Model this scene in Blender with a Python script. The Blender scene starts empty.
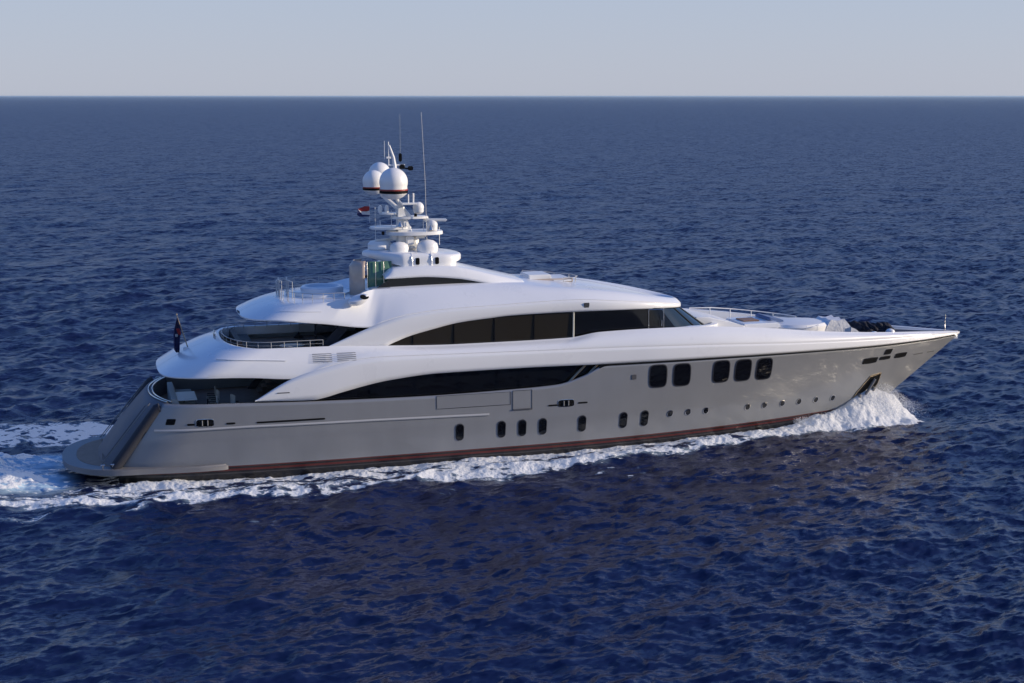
import bpy, bmesh, math, random
import numpy as np
from mathutils import Vector, Matrix
R = math.radians

# ------------------------------------------------------------ camera, sky, sun, exposure
SC = bpy.context.scene
COL = SC.collection
CAM = (2.1297, -83.9316, 21.6562); YAW = 0.291173; FPX = 1400.0
PITCH = math.atan2(341.5-96.0, FPX)
cd = bpy.data.cameras.new('camera'); cam = bpy.data.objects.new('camera', cd); COL.objects.link(cam)
cam.location = CAM
cam.rotation_euler = Vector((math.sin(YAW)*math.cos(PITCH), math.cos(YAW)*math.cos(PITCH), -math.sin(PITCH))).to_track_quat('-Z', 'Y').to_euler()
cd.sensor_width = 36; cd.lens = 36*FPX/1024; cd.clip_start = 1; cd.clip_end = 200000
SC.camera = cam
SUN_AZ, SUN_EL = 90.0, 13.5            # degrees to the right of the direction behind the camera; above the horizon
a = R(SUN_AZ)
rx, ry = math.cos(YAW), -math.sin(YAW); fx, fy = math.sin(YAW), math.cos(YAW)
sd = Vector((math.sin(a)*rx-math.cos(a)*fx, math.sin(a)*ry-math.cos(a)*fy, math.tan(R(SUN_EL)))).normalized()
W = bpy.data.worlds.new('World'); SC.world = W; W.use_nodes = True
nt = W.node_tree; nt.nodes.clear()
wo = nt.nodes.new('ShaderNodeOutputWorld'); wb = nt.nodes.new('ShaderNodeBackground'); sk = nt.nodes.new('ShaderNodeTexSky')
sk.sky_type = 'NISHITA'; sk.sun_disc = False; sk.sun_elevation = R(SUN_EL)
sk.sun_rotation = math.atan2(sd.x, sd.y)
sk.altitude = 0; sk.air_density = 1.0; sk.dust_density = 0.6; sk.ozone_density = 1.5
wb.inputs['Strength'].default_value = 0.085
wtc = nt.nodes.new('ShaderNodeTexCoord'); wsp = nt.nodes.new('ShaderNodeSeparateXYZ'); nt.links.new(wtc.outputs['Generated'], wsp.inputs[0])
wr = nt.nodes.new('ShaderNodeValToRGB'); nt.links.new(wsp.outputs['Z'], wr.inputs[0]); we = wr.color_ramp.elements   # hazy marine air: pale lavender grey low down, blue above
we[0].position = 0; we[0].color = (.520, .560, .675, 1); we[1].position = 1; we[1].color = (.05, .15, .52, 1)
for q_, c_ in ((.07, (.475, .55, .71, 1)), (.16, (.20, .38, .80, 1)), (.40, (.09, .21, .57, 1))): e_ = we.new(q_); e_.color = c_
wsc = nt.nodes.new('ShaderNodeVectorMath'); wsc.operation = 'SCALE'; wsc.inputs['Scale'].default_value = 1/.085; nt.links.new(wr.outputs[0], wsc.inputs[0])
wmx = nt.nodes.new('ShaderNodeMix'); wmx.data_type = 'RGBA'; wmx.inputs[0].default_value = .85; nt.links.new(sk.outputs[0], wmx.inputs[6]); nt.links.new(wsc.outputs[0], wmx.inputs[7])
nt.links.new(wmx.outputs[2], wb.inputs[0]); nt.links.new(wb.outputs[0], wo.inputs[0])
sl = bpy.data.lights.new('sun', 'SUN'); sl.energy = 4.9; sl.angle = R(0.5); sl.color = (1, .86, .69)
so = bpy.data.objects.new('sun', sl); COL.objects.link(so); so.rotation_euler = sd.to_track_quat('Z', 'Y').to_euler()
so.location = (60, -60, 60)
SC.view_settings.view_transform = 'Standard'; SC.view_settings.look = 'None'
SC.cycles.caustics_reflective = False
SC.view_settings.exposure = 0.0; SC.view_settings.gamma = 1; SC.view_settings.use_curve_mapping = False

# ------------------------------------------------------------ numbers: hull form (metres, X forward, Y to port, Z up)
def pchip(tab):
    x = np.array([p[0] for p in tab], float); y = np.array([p[1] for p in tab], float)
    h = np.diff(x); d = np.diff(y)/h; m = np.zeros(len(x)); m[0] = d[0]; m[-1] = d[-1]
    for i in range(1, len(x)-1):
        if d[i-1]*d[i] > 0:
            w1 = 2*h[i]+h[i-1]; w2 = h[i]+2*h[i-1]; m[i] = (w1+w2)/(w1/d[i-1]+w2/d[i])
    def f(q):
        q = np.clip(np.asarray(q, float), x[0], x[-1]); i = np.clip(np.searchsorted(x, q)-1, 0, len(x)-2)
        t = (q-x[i])/h[i]
        return (2*t**3-3*t*t+1)*y[i]+(t**3-2*t*t+t)*h[i]*m[i]+(3*t*t-2*t**3)*y[i+1]+(t**3-t*t)*h[i]*m[i+1]
    return f
def H(X):                                   # half breadth at the sheer
    X = np.asarray(X, float); u = np.clip((60.15-X)/26, 0, 1)
    b = 5.15*(1-(1-u)**2.0)
    return b-0.55*(np.clip(16-X, 0, 20)/11)**2
def Xf(z):                                  # stem
    z = np.asarray(z, float)
    return np.where(z > 0, 52.9+7.25*np.clip(z/5.25, 0, 1.2)**0.97, 52.9+1.2*z)
def Xa(z): z = np.asarray(z, float); return 2.85+np.clip(z-1.0, 0, 9)*0.74
def B(X, z):                                # hull half breadth
    X = np.asarray(X, float); z = np.asarray(z, float); t = np.clip(z/5.3, 0, 1)
    L = 30-4*t; p = 2.25-0.25*t; m = 4.93+0.22*np.clip(t*2.2, 0, 1)
    u = np.clip((Xf(z)-X)/L, 0, 1)
    b = m*(1-(1-u)**p)
    b = b-0.55*(np.clip(16-X, 0, 20)/11)**2-0.5*np.clip(1-(X-Xa(z))/3.0, 0, 1.2)**2
    return np.where(z < 0, b*(1+0.12*z), b)
hull_top = pchip([(5.0,4.5),(7.4,4.46),(10.8,4.40),(14.8,4.30),(20.7,4.22),(26.2,4.31),(28.6,4.42),(30.3,4.87),(31.9,5.50),(38,5.49),(45.4,5.39),(53.4,5.19),(57,5.15),(60.2,5.2)])
l1_top = pchip([(8.9,7.5),(11.0,7.36),(14.7,7.33),(18,7.2),(22.6,7.06),(26,7.06),(29.6,7.1),(31.6,7.36),(34.9,7.42),(38.2,7.36),(42.6,7.03),(47.3,6.47),(51.5,6.06),(57.1,5.61),(60.2,5.34)])
l1_low = pchip([(5.3,5.80),(6.8,5.93),(8.3,5.95),(10.25,5.88),(12.62,5.71),(14.6,6.28),(16.4,6.60),(17.9,6.68),(20.9,6.64),(26.2,6.57),(32,6.5),(38,6.35),(45,6.0),(53,5.6),(60.2,5.28)])
arch1 = pchip([(10.49,4.52),(13.8,4.42),(14.5,4.53),(15.4,4.76),(18.3,5.33),(21.3,5.57),(26.2,5.60),(31.9,5.54),(38,5.52),(45.4,5.42),(53.4,5.22),(57,5.18),(60.2,5.22)])
arch1_hi = pchip([(10.49,4.56),(12.62,5.72),(14.6,6.30),(16.4,6.62),(17.9,6.70),(20.9,6.66),(26.2,6.59),(32,6.52),(38,6.37),(45,6.02),(53,5.62),(60.2,5.30)])
l2_low = pchip([(10.1,8.86),(11.6,8.94),(14.35,8.71),(17.33,8.35),(18.05,8.60),(19.6,8.97),(21.9,9.19),(24.6,9.28),(29.8,9.42),(33,9.2),(36,8.85),(38.8,8.34)])
arch2 = pchip([(14.76,7.28),(18.1,7.16),(18.7,7.38),(19.6,7.71),(21.1,8.08),(22.7,8.40),(24.6,8.58),(26,8.68),(29.85,8.73),(33.4,8.68),(36.5,8.5),(38.8,8.22)])
arch2_hi = pchip([(14.76,7.34),(17.33,8.36),(18.05,8.62),(19.6,8.99),(21.9,9.21),(24.6,9.30),(29.8,9.44),(33,9.22),(36,8.87),(38.8,8.36)])
l2_top = pchip([(12.4,9.72),(13.5,9.74),(16.2,10.0),(17.8,10.38),(24.5,10.45),(26,10.42),(28,10.25),(31.5,9.9),(34.8,9.28),(36.7,8.86),(38.2,8.5)])
l2_ctr = pchip([(12.4,9.78),(17,9.84),(17.9,10.4),(24.5,10.6),(27.9,10.4),(31.5,10.06),(32.6,9.9),(34.8,9.45),(36.7,8.94),(38.2,8.52)])
def ring(tipA, sA, sF, tipF, hb, zf, nA=2.6, nF=2.3, NM=110, NC=22, d=0.0):
    tipA += d
    out = []
    if sA > tipA:
        for i in range(NC):
            th = math.pi/2*i/NC; c = math.cos(th)**(2/nA); s = math.sin(th)**(2/nA)
            out.append((sA-(sA-tipA)*c, (float(hb(sA))-d)*s))
    for i in range(NM+1):
        X = sA+(sF-sA)*i/NM; out.append((X, max(float(hb(X))-d, 0)))
    if tipF > sF:
        for i in range(1, NC+1):
            th = math.pi/2*(1-i/NC); c = math.cos(th)**(2/nF); s = max(math.sin(th), 0)**(2/nF)
            out.append((sF+(tipF-d-sF)*c, (float(hb(sF))-d)*s))
    A = np.array(out); z = zf(A[:, 0]) if callable(zf) else np.full(len(A), zf)
    return np.column_stack([A[:, 0], -A[:, 1], z])
#END_NUMERIC

# ------------------------------------------------------------ materials
def mat(name, col, rough=.4, metal=0., coat=0., spec=.5, ior=None, var=0., vscale=1.5, bump=0., bscale=8., trans=0., alpha=1.):
    m = bpy.data.materials.new(name); m.use_nodes = True; n = m.node_tree; p = n.nodes['Principled BSDF']
    p.inputs['Base Color'].default_value = (*col, 1); p.inputs['Roughness'].default_value = rough
    p.inputs['Metallic'].default_value = metal; p.inputs['Coat Weight'].default_value = coat; p.inputs['Coat Roughness'].default_value = .06
    p.inputs['Specular IOR Level'].default_value = spec; p.inputs['Transmission Weight'].default_value = trans; p.inputs['Alpha'].default_value = alpha
    if ior: p.inputs['IOR'].default_value = ior
    tc = n.nodes.new('ShaderNodeTexCoord')
    if var:
        t = n.nodes.new('ShaderNodeTexNoise'); t.inputs['Scale'].default_value = vscale; t.inputs['Detail'].default_value = 5
        n.links.new(tc.outputs['Object'], t.inputs['Vector'])
        mx = n.nodes.new('ShaderNodeMix'); mx.data_type = 'RGBA'
        mx.inputs[6].default_value = (*[c*(1-var) for c in col], 1); mx.inputs[7].default_value = (*[min(c*(1+var), 1) for c in col], 1)
        n.links.new(t.outputs[0], mx.inputs[0]); n.links.new(mx.outputs[2], p.inputs['Base Color'])
        mr = n.nodes.new('ShaderNodeMapRange'); mr.inputs[3].default_value = rough*.8; mr.inputs[4].default_value = rough*1.25
        n.links.new(t.outputs[0], mr.inputs[0]); n.links.new(mr.outputs[0], p.inputs['Roughness'])
    if bump:
        t = n.nodes.new('ShaderNodeTexNoise'); t.inputs['Scale'].default_value = bscale; t.inputs['Detail'].default_value = 2
        n.links.new(tc.outputs['Object'], t.inputs['Vector'])
        b = n.nodes.new('ShaderNodeBump'); b.inputs['Strength'].default_value = 1; b.inputs['Distance'].default_value = bump
        n.links.new(t.outputs[0], b.inputs['Height']); n.links.new(b.outputs[0], p.inputs['Normal'])
    return m
M = {}
M['white'] = mat('white_gelcoat', (.80, .80, .79), .28, coat=.4, var=.03, vscale=.5, bump=.004, bscale=.6)
M['mastwhite'] = mat('white_painted_mast', (.80, .79, .76), .4, coat=.2)
M['transom'] = mat('shaded_transom_grey', (.085, .09, .11), .55, coat=.03, var=.04, vscale=.5)  # hull grey made darker and bluer: the stern's shade is in the colour
M['deck'] = mat('pale_deck_paint', (.55, .54, .51), .7, var=.06)
M['grey'] = mat('silver_grey_paint', (.275, .280, .283), .36, metal=.25, coat=.25, var=.05, vscale=.35, bump=.006, bscale=.5)
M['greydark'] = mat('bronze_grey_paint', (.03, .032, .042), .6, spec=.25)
M['glass'] = mat('black_tinted_glass', (.004, .004, .005), .04, spec=.42)
M['bluglass'] = mat('blue_tinted_windscreen', (.02, .035, .05), .06, spec=.8)
M['brownreflglass'] = mat('glass_with_brown_reflection', (.024, .020, .013), .10, spec=.5)  # the brown sunlit reflection is put into the base colour
M['black'] = mat('black_rubber_and_recess_shade', (.004, .004, .0045), .6, spec=.1)  # trim, and also the painted-in shade of ports, slots and recesses
M['seam'] = mat('dark_seam', (.06, .06, .065), .6)
M['navy'] = mat('navy_canvas', (.008, .009, .018), .9, bump=.03, bscale=6)
M['steel'] = mat('polished_steel', (.62, .6, .57), .22, metal=1.)
M['bronze'] = mat('stained_steel', (.38, .3, .2), .35, metal=.8, var=.3, vscale=5)
M['cream'] = mat('cream_post', (.75, .7, .55), .4)
M['fabric'] = mat('cream_cushion', (.6, .57, .5), .9, bump=.01)
M['bluefab'] = mat('blue_cushion', (.12, .18, .32), .9, bump=.01)
M['cover'] = mat('white_canvas_cover', (.7, .7, .7), .7, bump=.06, bscale=3)
M['teakdark'] = mat('dark_interior', (.05, .04, .035), .6, var=.3, vscale=3)
M['green'] = mat('green_tinted_glass', (.10, .2, .12), .12, spec=.6)
M['tub'] = mat('pale_tub_acrylic', (.62, .68, .74), .3, coat=.3)
M['red'] = mat('red_stripe_paint', (.3, .03, .02), .4)
M['beige'] = mat('beige_polished_panel', (.5, .4, .32), .3, metal=.1, var=.3, vscale=1.2)

def teak():
    m = mat('teak_planks', (.2, .12, .07), .6); n = m.node_tree; p = n.nodes['Principled BSDF']
    tc = n.nodes['Texture Coordinate'] if 'Texture Coordinate' in n.nodes else n.nodes.new('ShaderNodeTexCoord')
    w = n.nodes.new('ShaderNodeTexWave'); w.bands_direction = 'Y'; w.inputs['Scale'].default_value = 2.6; w.inputs['Distortion'].default_value = 0
    t = n.nodes.new('ShaderNodeTexNoise'); t.inputs['Scale'].default_value = 2.5; t.inputs['Detail'].default_value = 6
    n.links.new(tc.outputs['Object'], w.inputs['Vector']); n.links.new(tc.outputs['Object'], t.inputs['Vector'])
    c = n.nodes.new('ShaderNodeValToRGB'); c.color_ramp.elements[0].color = (.22, .12, .07, 1); c.color_ramp.elements[1].color = (.42, .26, .17, 1)
    n.links.new(t.outputs[0], c.inputs[0])
    r = n.nodes.new('ShaderNodeValToRGB'); r.color_ramp.elements[0].color = (.25, .25, .25, 1); r.color_ramp.elements[1].color = (1, 1, 1, 1); r.color_ramp.elements[1].position = .12
    n.links.new(w.outputs[0], r.inputs[0])
    x = n.nodes.new('ShaderNodeMix'); x.data_type = 'RGBA'; x.blend_type = 'MULTIPLY'; x.inputs[0].default_value = 1
    n.links.new(c.outputs[0], x.inputs[6]); n.links.new(r.outputs[0], x.inputs[7]); n.links.new(x.outputs[2], p.inputs['Base Color'])
    return m
M['teak'] = teak(); M['plat'] = mat('worn_grey_platform_paint', (.19, .185, .185), .5, coat=.1, var=.12, vscale=1.2); M['strake'] = mat('pale_grey_strake', (.42, .42, .41), .35, coat=.2); M['vent'] = mat('grey_louvre', (.2, .2, .2), .6)

def hull_mat():                                # grey topsides, red and black boot stripes, black antifouling: real paint bands by height
    m = mat('hull_paint', (.275, .280, .283), .36, metal=.25, coat=.3, bump=.008, bscale=.45); n = m.node_tree; p = n.nodes['Principled BSDF']
    tc = n.nodes.new('ShaderNodeTexCoord'); sp = n.nodes.new('ShaderNodeSeparateXYZ'); n.links.new(tc.outputs['Object'], sp.inputs[0])
    cr = n.nodes.new('ShaderNodeValToRGB'); cr.color_ramp.interpolation = 'CONSTANT'; e = cr.color_ramp.elements
    bands = [(0, (.012, .011, .012)), (.30, (.05, .045, .045)), (.37, (.012, .011, .012)), (.47, (.11, .018, .014)), (.60, (.02, .018, .018)), (.70, (.12, .03, .025)), (.77, (.275, .280, .283))]
    e[0].position = 0; e[0].color = (*bands[0][1], 1); e[1].position = bands[1][0]; e[1].color = (*bands[1][1], 1)
    for pos, c in bands[2:]: q = e.new(pos); q.color = (*c, 1)
    n.links.new(sp.outputs['Z'], cr.inputs[0])
    t = n.nodes.new('ShaderNodeTexNoise'); t.inputs['Scale'].default_value = .8; t.inputs['Detail'].default_value = 7; t.inputs['Roughness'].default_value = .6
    mp = n.nodes.new('ShaderNodeMapping'); mp.inputs['Scale'].default_value = (1, 1, .35); n.links.new(tc.outputs['Object'], mp.inputs[0]); n.links.new(mp.outputs[0], t.inputs['Vector'])
    r = n.nodes.new('ShaderNodeMapRange'); r.inputs[3].default_value = .88; r.inputs[4].default_value = 1.12; n.links.new(t.outputs[0], r.inputs[0])
    x = n.nodes.new('ShaderNodeVectorMath'); x.operation = 'SCALE'; n.links.new(cr.outputs[0], x.inputs[0]); n.links.new(r.outputs[0], x.inputs['Scale'])
    n.links.new(x.outputs[0], p.inputs['Base Color'])
    return m
M['hull'] = hull_mat()

# ------------------------------------------------------------ mesh helpers
def link(name, me, m, parent=None, smooth=True, ang=35):
    if m: me.materials.append(m)
    o = bpy.data.objects.new(name, me); COL.objects.link(o)
    if smooth:
        me.shade_smooth(); me.set_sharp_from_angle(angle=R(ang))
    if parent: o.parent = parent
    return o
def tag(o, label=None, cat=None, group=None, kind=None):
    for k, v in (('label', label), ('category', cat), ('group', group), ('kind', kind)):
        if v: o[k] = v
    return o
def empty(name, loc=(0, 0, 0), rz=0):
    o = bpy.data.objects.new(name, None); COL.objects.link(o); o.location = loc; o.rotation_euler.z = rz; o.empty_display_size = .3
    return o
def pydata(vs, fs):
    me = bpy.data.meshes.new('m'); me.from_pydata([tuple(map(float, v)) for v in vs], [], fs); me.update(); return me
def fix(me, merge=1e-4):
    bm = bmesh.new(); bm.from_mesh(me); bmesh.ops.remove_doubles(bm, verts=bm.verts, dist=merge)
    bmesh.ops.recalc_face_normals(bm, faces=bm.faces); bm.to_mesh(me); bm.free(); me.update()
def loft(name, rows, m, parent, mirror=True, thick=0., both=True, ang=35, mask=None, off=-1):
    """rows: list of (N,3) arrays on the starboard side; mirrored to port"""
    A = np.array(rows); nr, N, _ = A.shape; vs = A.reshape(-1, 3); fs = []
    for i in range(nr-1):
        for j in range(N-1):
            fs.append((i*N+j, i*N+j+1, (i+1)*N+j+1, (i+1)*N+j))
    if mirror:
        k = len(vs); v2 = vs*np.array([1, -1, 1]); vs = np.vstack([vs, v2]); fs += [tuple(k+q for q in reversed(f)) for f in fs]
    me = pydata(vs, fs)
    bm = bmesh.new(); bm.from_mesh(me); bmesh.ops.remove_doubles(bm, verts=bm.verts, dist=2e-3)
    bmesh.ops.dissolve_degenerate(bm, dist=1e-4, edges=bm.edges); bmesh.ops.recalc_face_normals(bm, faces=bm.faces)
    bm.to_mesh(me); bm.free()
    o = link(name, me, m, parent, ang=ang)
    if thick:
        s = o.modifiers.new('t', 'SOLIDIFY'); s.thickness = thick; s.offset = off; s.use_even_offset = False
    return o
class MB:
    def __init__(s): s.bm = bmesh.new()
    def box(s, c, d, bevel=0., rot=None, taper=None):
        r = bmesh.ops.create_cube(s.bm, size=1); vs = r['verts']
        for v in vs:
            v.co = Vector((v.co.x*d[0], v.co.y*d[1], v.co.z*d[2]))
            if taper and v.co.z > 0: v.co.x *= taper[0]; v.co.y *= taper[1]
        if bevel:
            es = list({e for v in vs for e in v.link_edges})
            b = bmesh.ops.bevel(s.bm, geom=es, offset=bevel, segments=2, affect='EDGES'); vs = list({v for f in b['faces'] for v in f.verts} | {v for v in vs if v.is_valid})
        if rot: bmesh.ops.rotate(s.bm, verts=vs, cent=(0, 0, 0), matrix=rot)
        bmesh.ops.translate(s.bm, verts=vs, vec=c); return s
    def tube(s, pts, r=.02, n=6, r2=None):
        pts = [Vector(p) for p in pts]; N = len(pts); rings = []
        for i, p in enumerate(pts):
            t = (pts[min(i+1, N-1)]-pts[max(i-1, 0)]).normalized()
            u = t.cross(Vector((0, 0, 1)) if abs(t.z) < .95 else Vector((1, 0, 0))).normalized(); w = t.cross(u)
            rr = r if r2 is None else r+(r2-r)*i/(N-1)
            rings.append([s.bm.verts.new(p+(u*math.cos(2*math.pi*k/n)+w*math.sin(2*math.pi*k/n))*rr) for k in range(n)])
        for a_, b_ in zip(rings, rings[1:]):
            for k in range(n): s.bm.faces.new((a_[k], a_[(k+1) % n], b_[(k+1) % n], b_[k]))
        s.bm.faces.new(list(reversed(rings[0]))); s.bm.faces.new(rings[-1]); return s
    def lathe(s, c, prof, n=32, sx=1., sy=1.):
        rings = []
        for r, z in prof:
            rings.append([s.bm.verts.new((c[0]+r*sx*math.cos(2*math.pi*k/n), c[1]+r*sy*math.sin(2*math.pi*k/n), c[2]+z)) for k in range(n)])
        for a_, b_ in zip(rings, rings[1:]):
            for k in range(n): s.bm.faces.new((a_[k], a_[(k+1) % n], b_[(k+1) % n], b_[k]))
        s.bm.faces.new(list(reversed(rings[0]))); s.bm.faces.new(rings[-1]); return s
    def prism(s, outline, z0, z1, bevel=0.):
        """outline list (x,y); extruded z0..z1 (values or functions of x,y)"""
        f = lambda z, p: z(*p) if callable(z) else z
        lo = [s.bm.verts.new((p[0], p[1], f(z0, p))) for p in outline]; hi = [s.bm.verts.new((p[0], p[1], f(z1, p))) for p in outline]
        n = len(lo); top = s.bm.faces.new(hi); s.bm.faces.new(list(reversed(lo)))
        for k in range(n): s.bm.faces.new((lo[k], lo[(k+1) % n], hi[(k+1) % n], hi[k]))
        if bevel:
            bmesh.ops.bevel(s.bm, geom=list(top.edges), offset=bevel, segments=3, affect='EDGES')
        return s
    def side(s, poly, y0, y1):
        """polygon in (x,z) extruded between y0 and y1"""
        a_ = [s.bm.verts.new((p[0], y0, p[1])) for p in poly]; b_ = [s.bm.verts.new((p[0], y1, p[1])) for p in poly]; n = len(a_)
        s.bm.faces.new(a_); s.bm.faces.new(list(reversed(b_)))
        for k in range(n): s.bm.faces.new((a_[k], b_[k], b_[(k+1) % n], a_[(k+1) % n]))
        return s
    def build(s, name, m, parent=None, smooth=True, ang=35):
        bmesh.ops.remove_doubles(s.bm, verts=s.bm.verts, dist=1e-4)
        bmesh.ops.recalc_face_normals(s.bm, faces=s.bm.faces)
        me = bpy.data.meshes.new(name); s.bm.to_mesh(me); s.bm.free(); return link(name, me, m, parent, smooth, ang)
def rail(path, h, posts, wires=(0.5,), r=.022, seg=60):
    """a rail over a path: top tube, wires, posts; path an (N,3) polyline"""
    P = np.array(path, float); L = np.r_[0, np.cumsum(np.linalg.norm(np.diff(P, axis=0), axis=1))]
    g = lambda t: np.array([np.interp(t*L[-1], L, P[:, k]) for k in range(3)])
    b = MB(); up = np.array([0, 0, h])
    b.tube([g(t)+up for t in np.linspace(0, 1, seg)], r)
    for w in wires: b.tube([g(t)+up*w for t in np.linspace(0, 1, seg)], r*.5, n=4)
    for k in range(posts):
        q = g(k/(posts-1)); b.tube([q, q+up], r*.9, n=6)
    return b

# ------------------------------------------------------------ the yacht
Y = tag(empty('motor_yacht', (0, 0, 0)), 'large silver-grey and white motor yacht under way, throwing up a white bow wave', 'yacht')

# hull
def hull():
    NS, NT = 420, 30; rows = []
    ss = np.linspace(0, 1, NS)
    ss = np.where(ss < .06, ss, ss)
    X1 = 5+55*ss
    for _ in range(40):
        zt = hull_top(X1); X1 = Xa(zt)+ss*(Xf(zt)-Xa(zt))
    zt = hull_top(X1)
    for k in range(NT+1):
        t = k/NT; z = -1.2+t*(zt+1.2); X = Xa(z)+ss*(Xf(z)-Xa(z)); b = B(X, z)
        rows.append(np.column_stack([X, -b, z]))
    o = loft('hull', rows, M['hull'], Y, thick=.16, ang=50)
    return o
hull_o = hull()
def hp(X, z, off=0.):                          # a point on the starboard hull, pushed out by off
    e = .05; b = float(B(X, z)); dx = (float(B(X+e, z))-float(B(X-e, z)))/(2*e); dz = (float(B(X, z+e))-float(B(X, z-e)))/(2*e)
    n = Vector((-dx, -1, -dz)).normalized()
    return Vector((X, -b, z))+n*off
def hull_patch(poly, m, name, off=.015, parent=None, rings=5):
    c = np.mean(poly, axis=0); P = np.array(poly); vs = [hp(*c, off)]; n = len(P); fs = []
    for r_ in range(1, rings+1):
        t = r_/rings; o_ = off if r_ < rings else off
        for p in P: q = c+(p-c)*t; vs.append(hp(q[0], q[1], o_))
    for p in P: vs.append(hp(p[0], p[1], -.02))
    for k in range(n): fs.append((0, 1+k, 1+(k+1) % n))
    for r_ in range(rings):
        a_ = 1+r_*n; b_ = a_+n
        for k in range(n): fs.append((a_+k, b_+k, b_+(k+1) % n, a_+(k+1) % n))
    me = pydata(vs, fs); fix(me); return link(name, me, m, parent or Y, ang=50)
def hull_frame(poly, m, name, w=.05, off=.03, parent=None):
    c = np.mean(poly, axis=0); P = np.array(poly); n = len(P); vs = []; fs = []
    d = (P-c); ln = np.linalg.norm(d, axis=1)[:, None]; O = P+d/ln*w
    for q, o_ in ((P, -.01), (P, off), (O, off*.8), (O, -.02)):
        for p in q: vs.append(hp(p[0], p[1], o_))
    for a_ in range(3):
        for k in range(n): fs.append((a_*n+k, (a_+1)*n+k, (a_+1)*n+(k+1) % n, a_*n+(k+1) % n))
    me = pydata(vs, fs); fix(me); return link(name, me, m, parent or Y, ang=40)
def sup(cx, cz, w, h, n=4., N=28, sh=0.):
    out = []
    for k in range(N):
        t = 2*math.pi*k/N; c, s = math.cos(t), math.sin(t)
        x = math.copysign(abs(c)**(2/n), c)*w/2; z = math.copysign(abs(s)**(2/n), s)*h/2
        out.append((cx+x+z*sh, cz+z))
    return out
def stadium(cx, cz, w, h, N=24):
    out = []
    for k in range(N):
        t = 2*math.pi*k/N; s = math.sin(t); out.append((cx+w/2*math.cos(t), cz+(h/2-w/2)*(1 if s >= 0 else -1)+w/2*s))
    return out
for X, z in ((35.2, 4.58), (36.83, 4.56), (39.6, 4.57), (41.2, 4.53), (42.78, 4.49)):
    p = sup(X, z, 1.12, 1.38, 4.5); f = hull_patch(p, M['glass'], 'cabin_window'); hull_frame(p, M['greydark'], 'frame', .06, .035, f)
for X in (22.5, 25.1, 26.4, 27.7, 30.25, 33.0, 34.45):
    p = stadium(X, 1.90, .46, .96); f = hull_patch(p, M['glass'], 'oval_window'); hull_frame(p, M['greydark'], 'frame', .05, .035, f)
for X, z in ((36.22, 2.05), (37.5, 2.03), (38.8, 2.0), (41.97, 1.92), (43.3, 1.9), (44.75, 1.87), (46.15, 1.83), (47.6, 1.78), (49.1, 1.72)):
    p = sup(X, z, .36, .38, 2, 20); f = hull_patch(p, M['glass'], 'porthole'); hull_frame(p, M['steel'], 'frame', .04, .03, f)
# mooring openings: flush black patches, the shade inside is in their colour
for X, z, w, h, n in ((7.67, 3.40, .95, .42, 5), (29.17, 3.26, 1.0, .42, 5)):
    p = sup(X, z, w, h, n); f = hull_patch(p, M['black'], 'mooring_port'); hull_frame(p, M['steel'], 'frame', .03, .025, f)
    b = MB(); [b.tube([hp(X+d, z-h*.36, .04), hp(X+d, z+h*.36, .04)], .035) for d in (-.15, .15)]; b.build('roller', M['vent'], f)
for X, z, w, h in ((6.9, 3.33, .42, .11), (9.1, 3.30, .5, .11), (28.34, 3.17, .62, .1), (30.25, 3.22, .62, .1)):
    hull_patch(sup(X, z, w, h, 5), M['black'], 'drain_slot', .02)
hull_patch(sup(5.8, 3.5, .5, .34, 8, sh=.3), M['black'], 'stern_fairlead', .02)
hull_patch(sup(12.5, 3.27, 3.9, .10, 12, 40), M['black'], 'vent_slot', .02, rings=2)
for X, z, w, h, sh in ((51.65, 4.17, 1.25, .38, .2), (53.0, 4.22, .95, .22, .2), (54.5, 4.25, 1.05, .32, .3), (53.15, 4.66, .6, .34, .3)):
    p = sup(X, z, w, h, 9, 36, sh=sh); f = hull_patch(p, M['black'], 'bow_fairlead', .02); hull_frame(p, M['greydark'], 'frame', .035, .03, f)
for X, w in ((56.3, .95), (57.6, .7)): hull_patch(sup(X, 4.13, w, .045, 8), M['seam'], 'bow_slot', .02)
hull_patch(sup(33.58, 4.62, .3, .3, 8), M['seam'], 'hull_light', .03)
# side doors: thin outlines set in the plating
def outline(x0, x1, z0, z1, name, w=.035, lip=False):
    f = hull_patch([(x0, z0), (x1, z0), (x1, z1), (x0, z1)], M['grey'], name, .008, rings=4)
    P = [(x0, z0), ((x0+x1)/2, z0), (x1, z0), (x1, z1), ((x0+x1)/2, z1), (x0, z1)]
    b = MB()
    for i in range(6):
        p, q = P[i], P[(i+1) % 6]; b.tube([hp(*p, .012), hp(*q, .012)], w/2, 4)
    if lip: b.tube([hp(x0, z0-.02, .03), hp(x1, z0-.02, .03)], .05, 6)
    b.build('seam', M['seam'], f)
outline(21.1, 25.65, 3.40, 4.18, 'boarding_hatch', .03)
outline(25.8, 27.0, 3.08, 4.22, 'side_door', .04, True)
# anchor pocket: flush patch, black standing in for the shade of the recess
ap = [(52.1, 2.9), (53.05, 3.05), (53.0, 2.3), (52.5, 1.2), (51.35, .75), (50.9, .95), (51.3, 1.84)]
f = hull_patch(ap, M['black'], 'anchor_pocket', .02); hull_frame(ap, M['bronze'], 'frame', .09, .06, f)
b = MB(); sh = [hp(52.55, 2.75, .12), hp(52.1, 1.95, .2), hp(51.75, 1.35, .22)]; b.tube(sh, .09, 8)
b.tube([hp(51.45, 1.75, .12), hp(51.55, 1.35, .25), hp(51.9, 1.2, .28), hp(52.45, 1.45, .2), hp(52.75, 2.1, .12)], .12, 8)
b.build('anchor', M['vent'], f)
hull_patch([(51.2, 1.5), (52.2, 1.45), (52.3, 1.05), (51.5, .75), (50.9, .85)], M['steel'], 'anchor_plate', .07, f)
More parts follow.
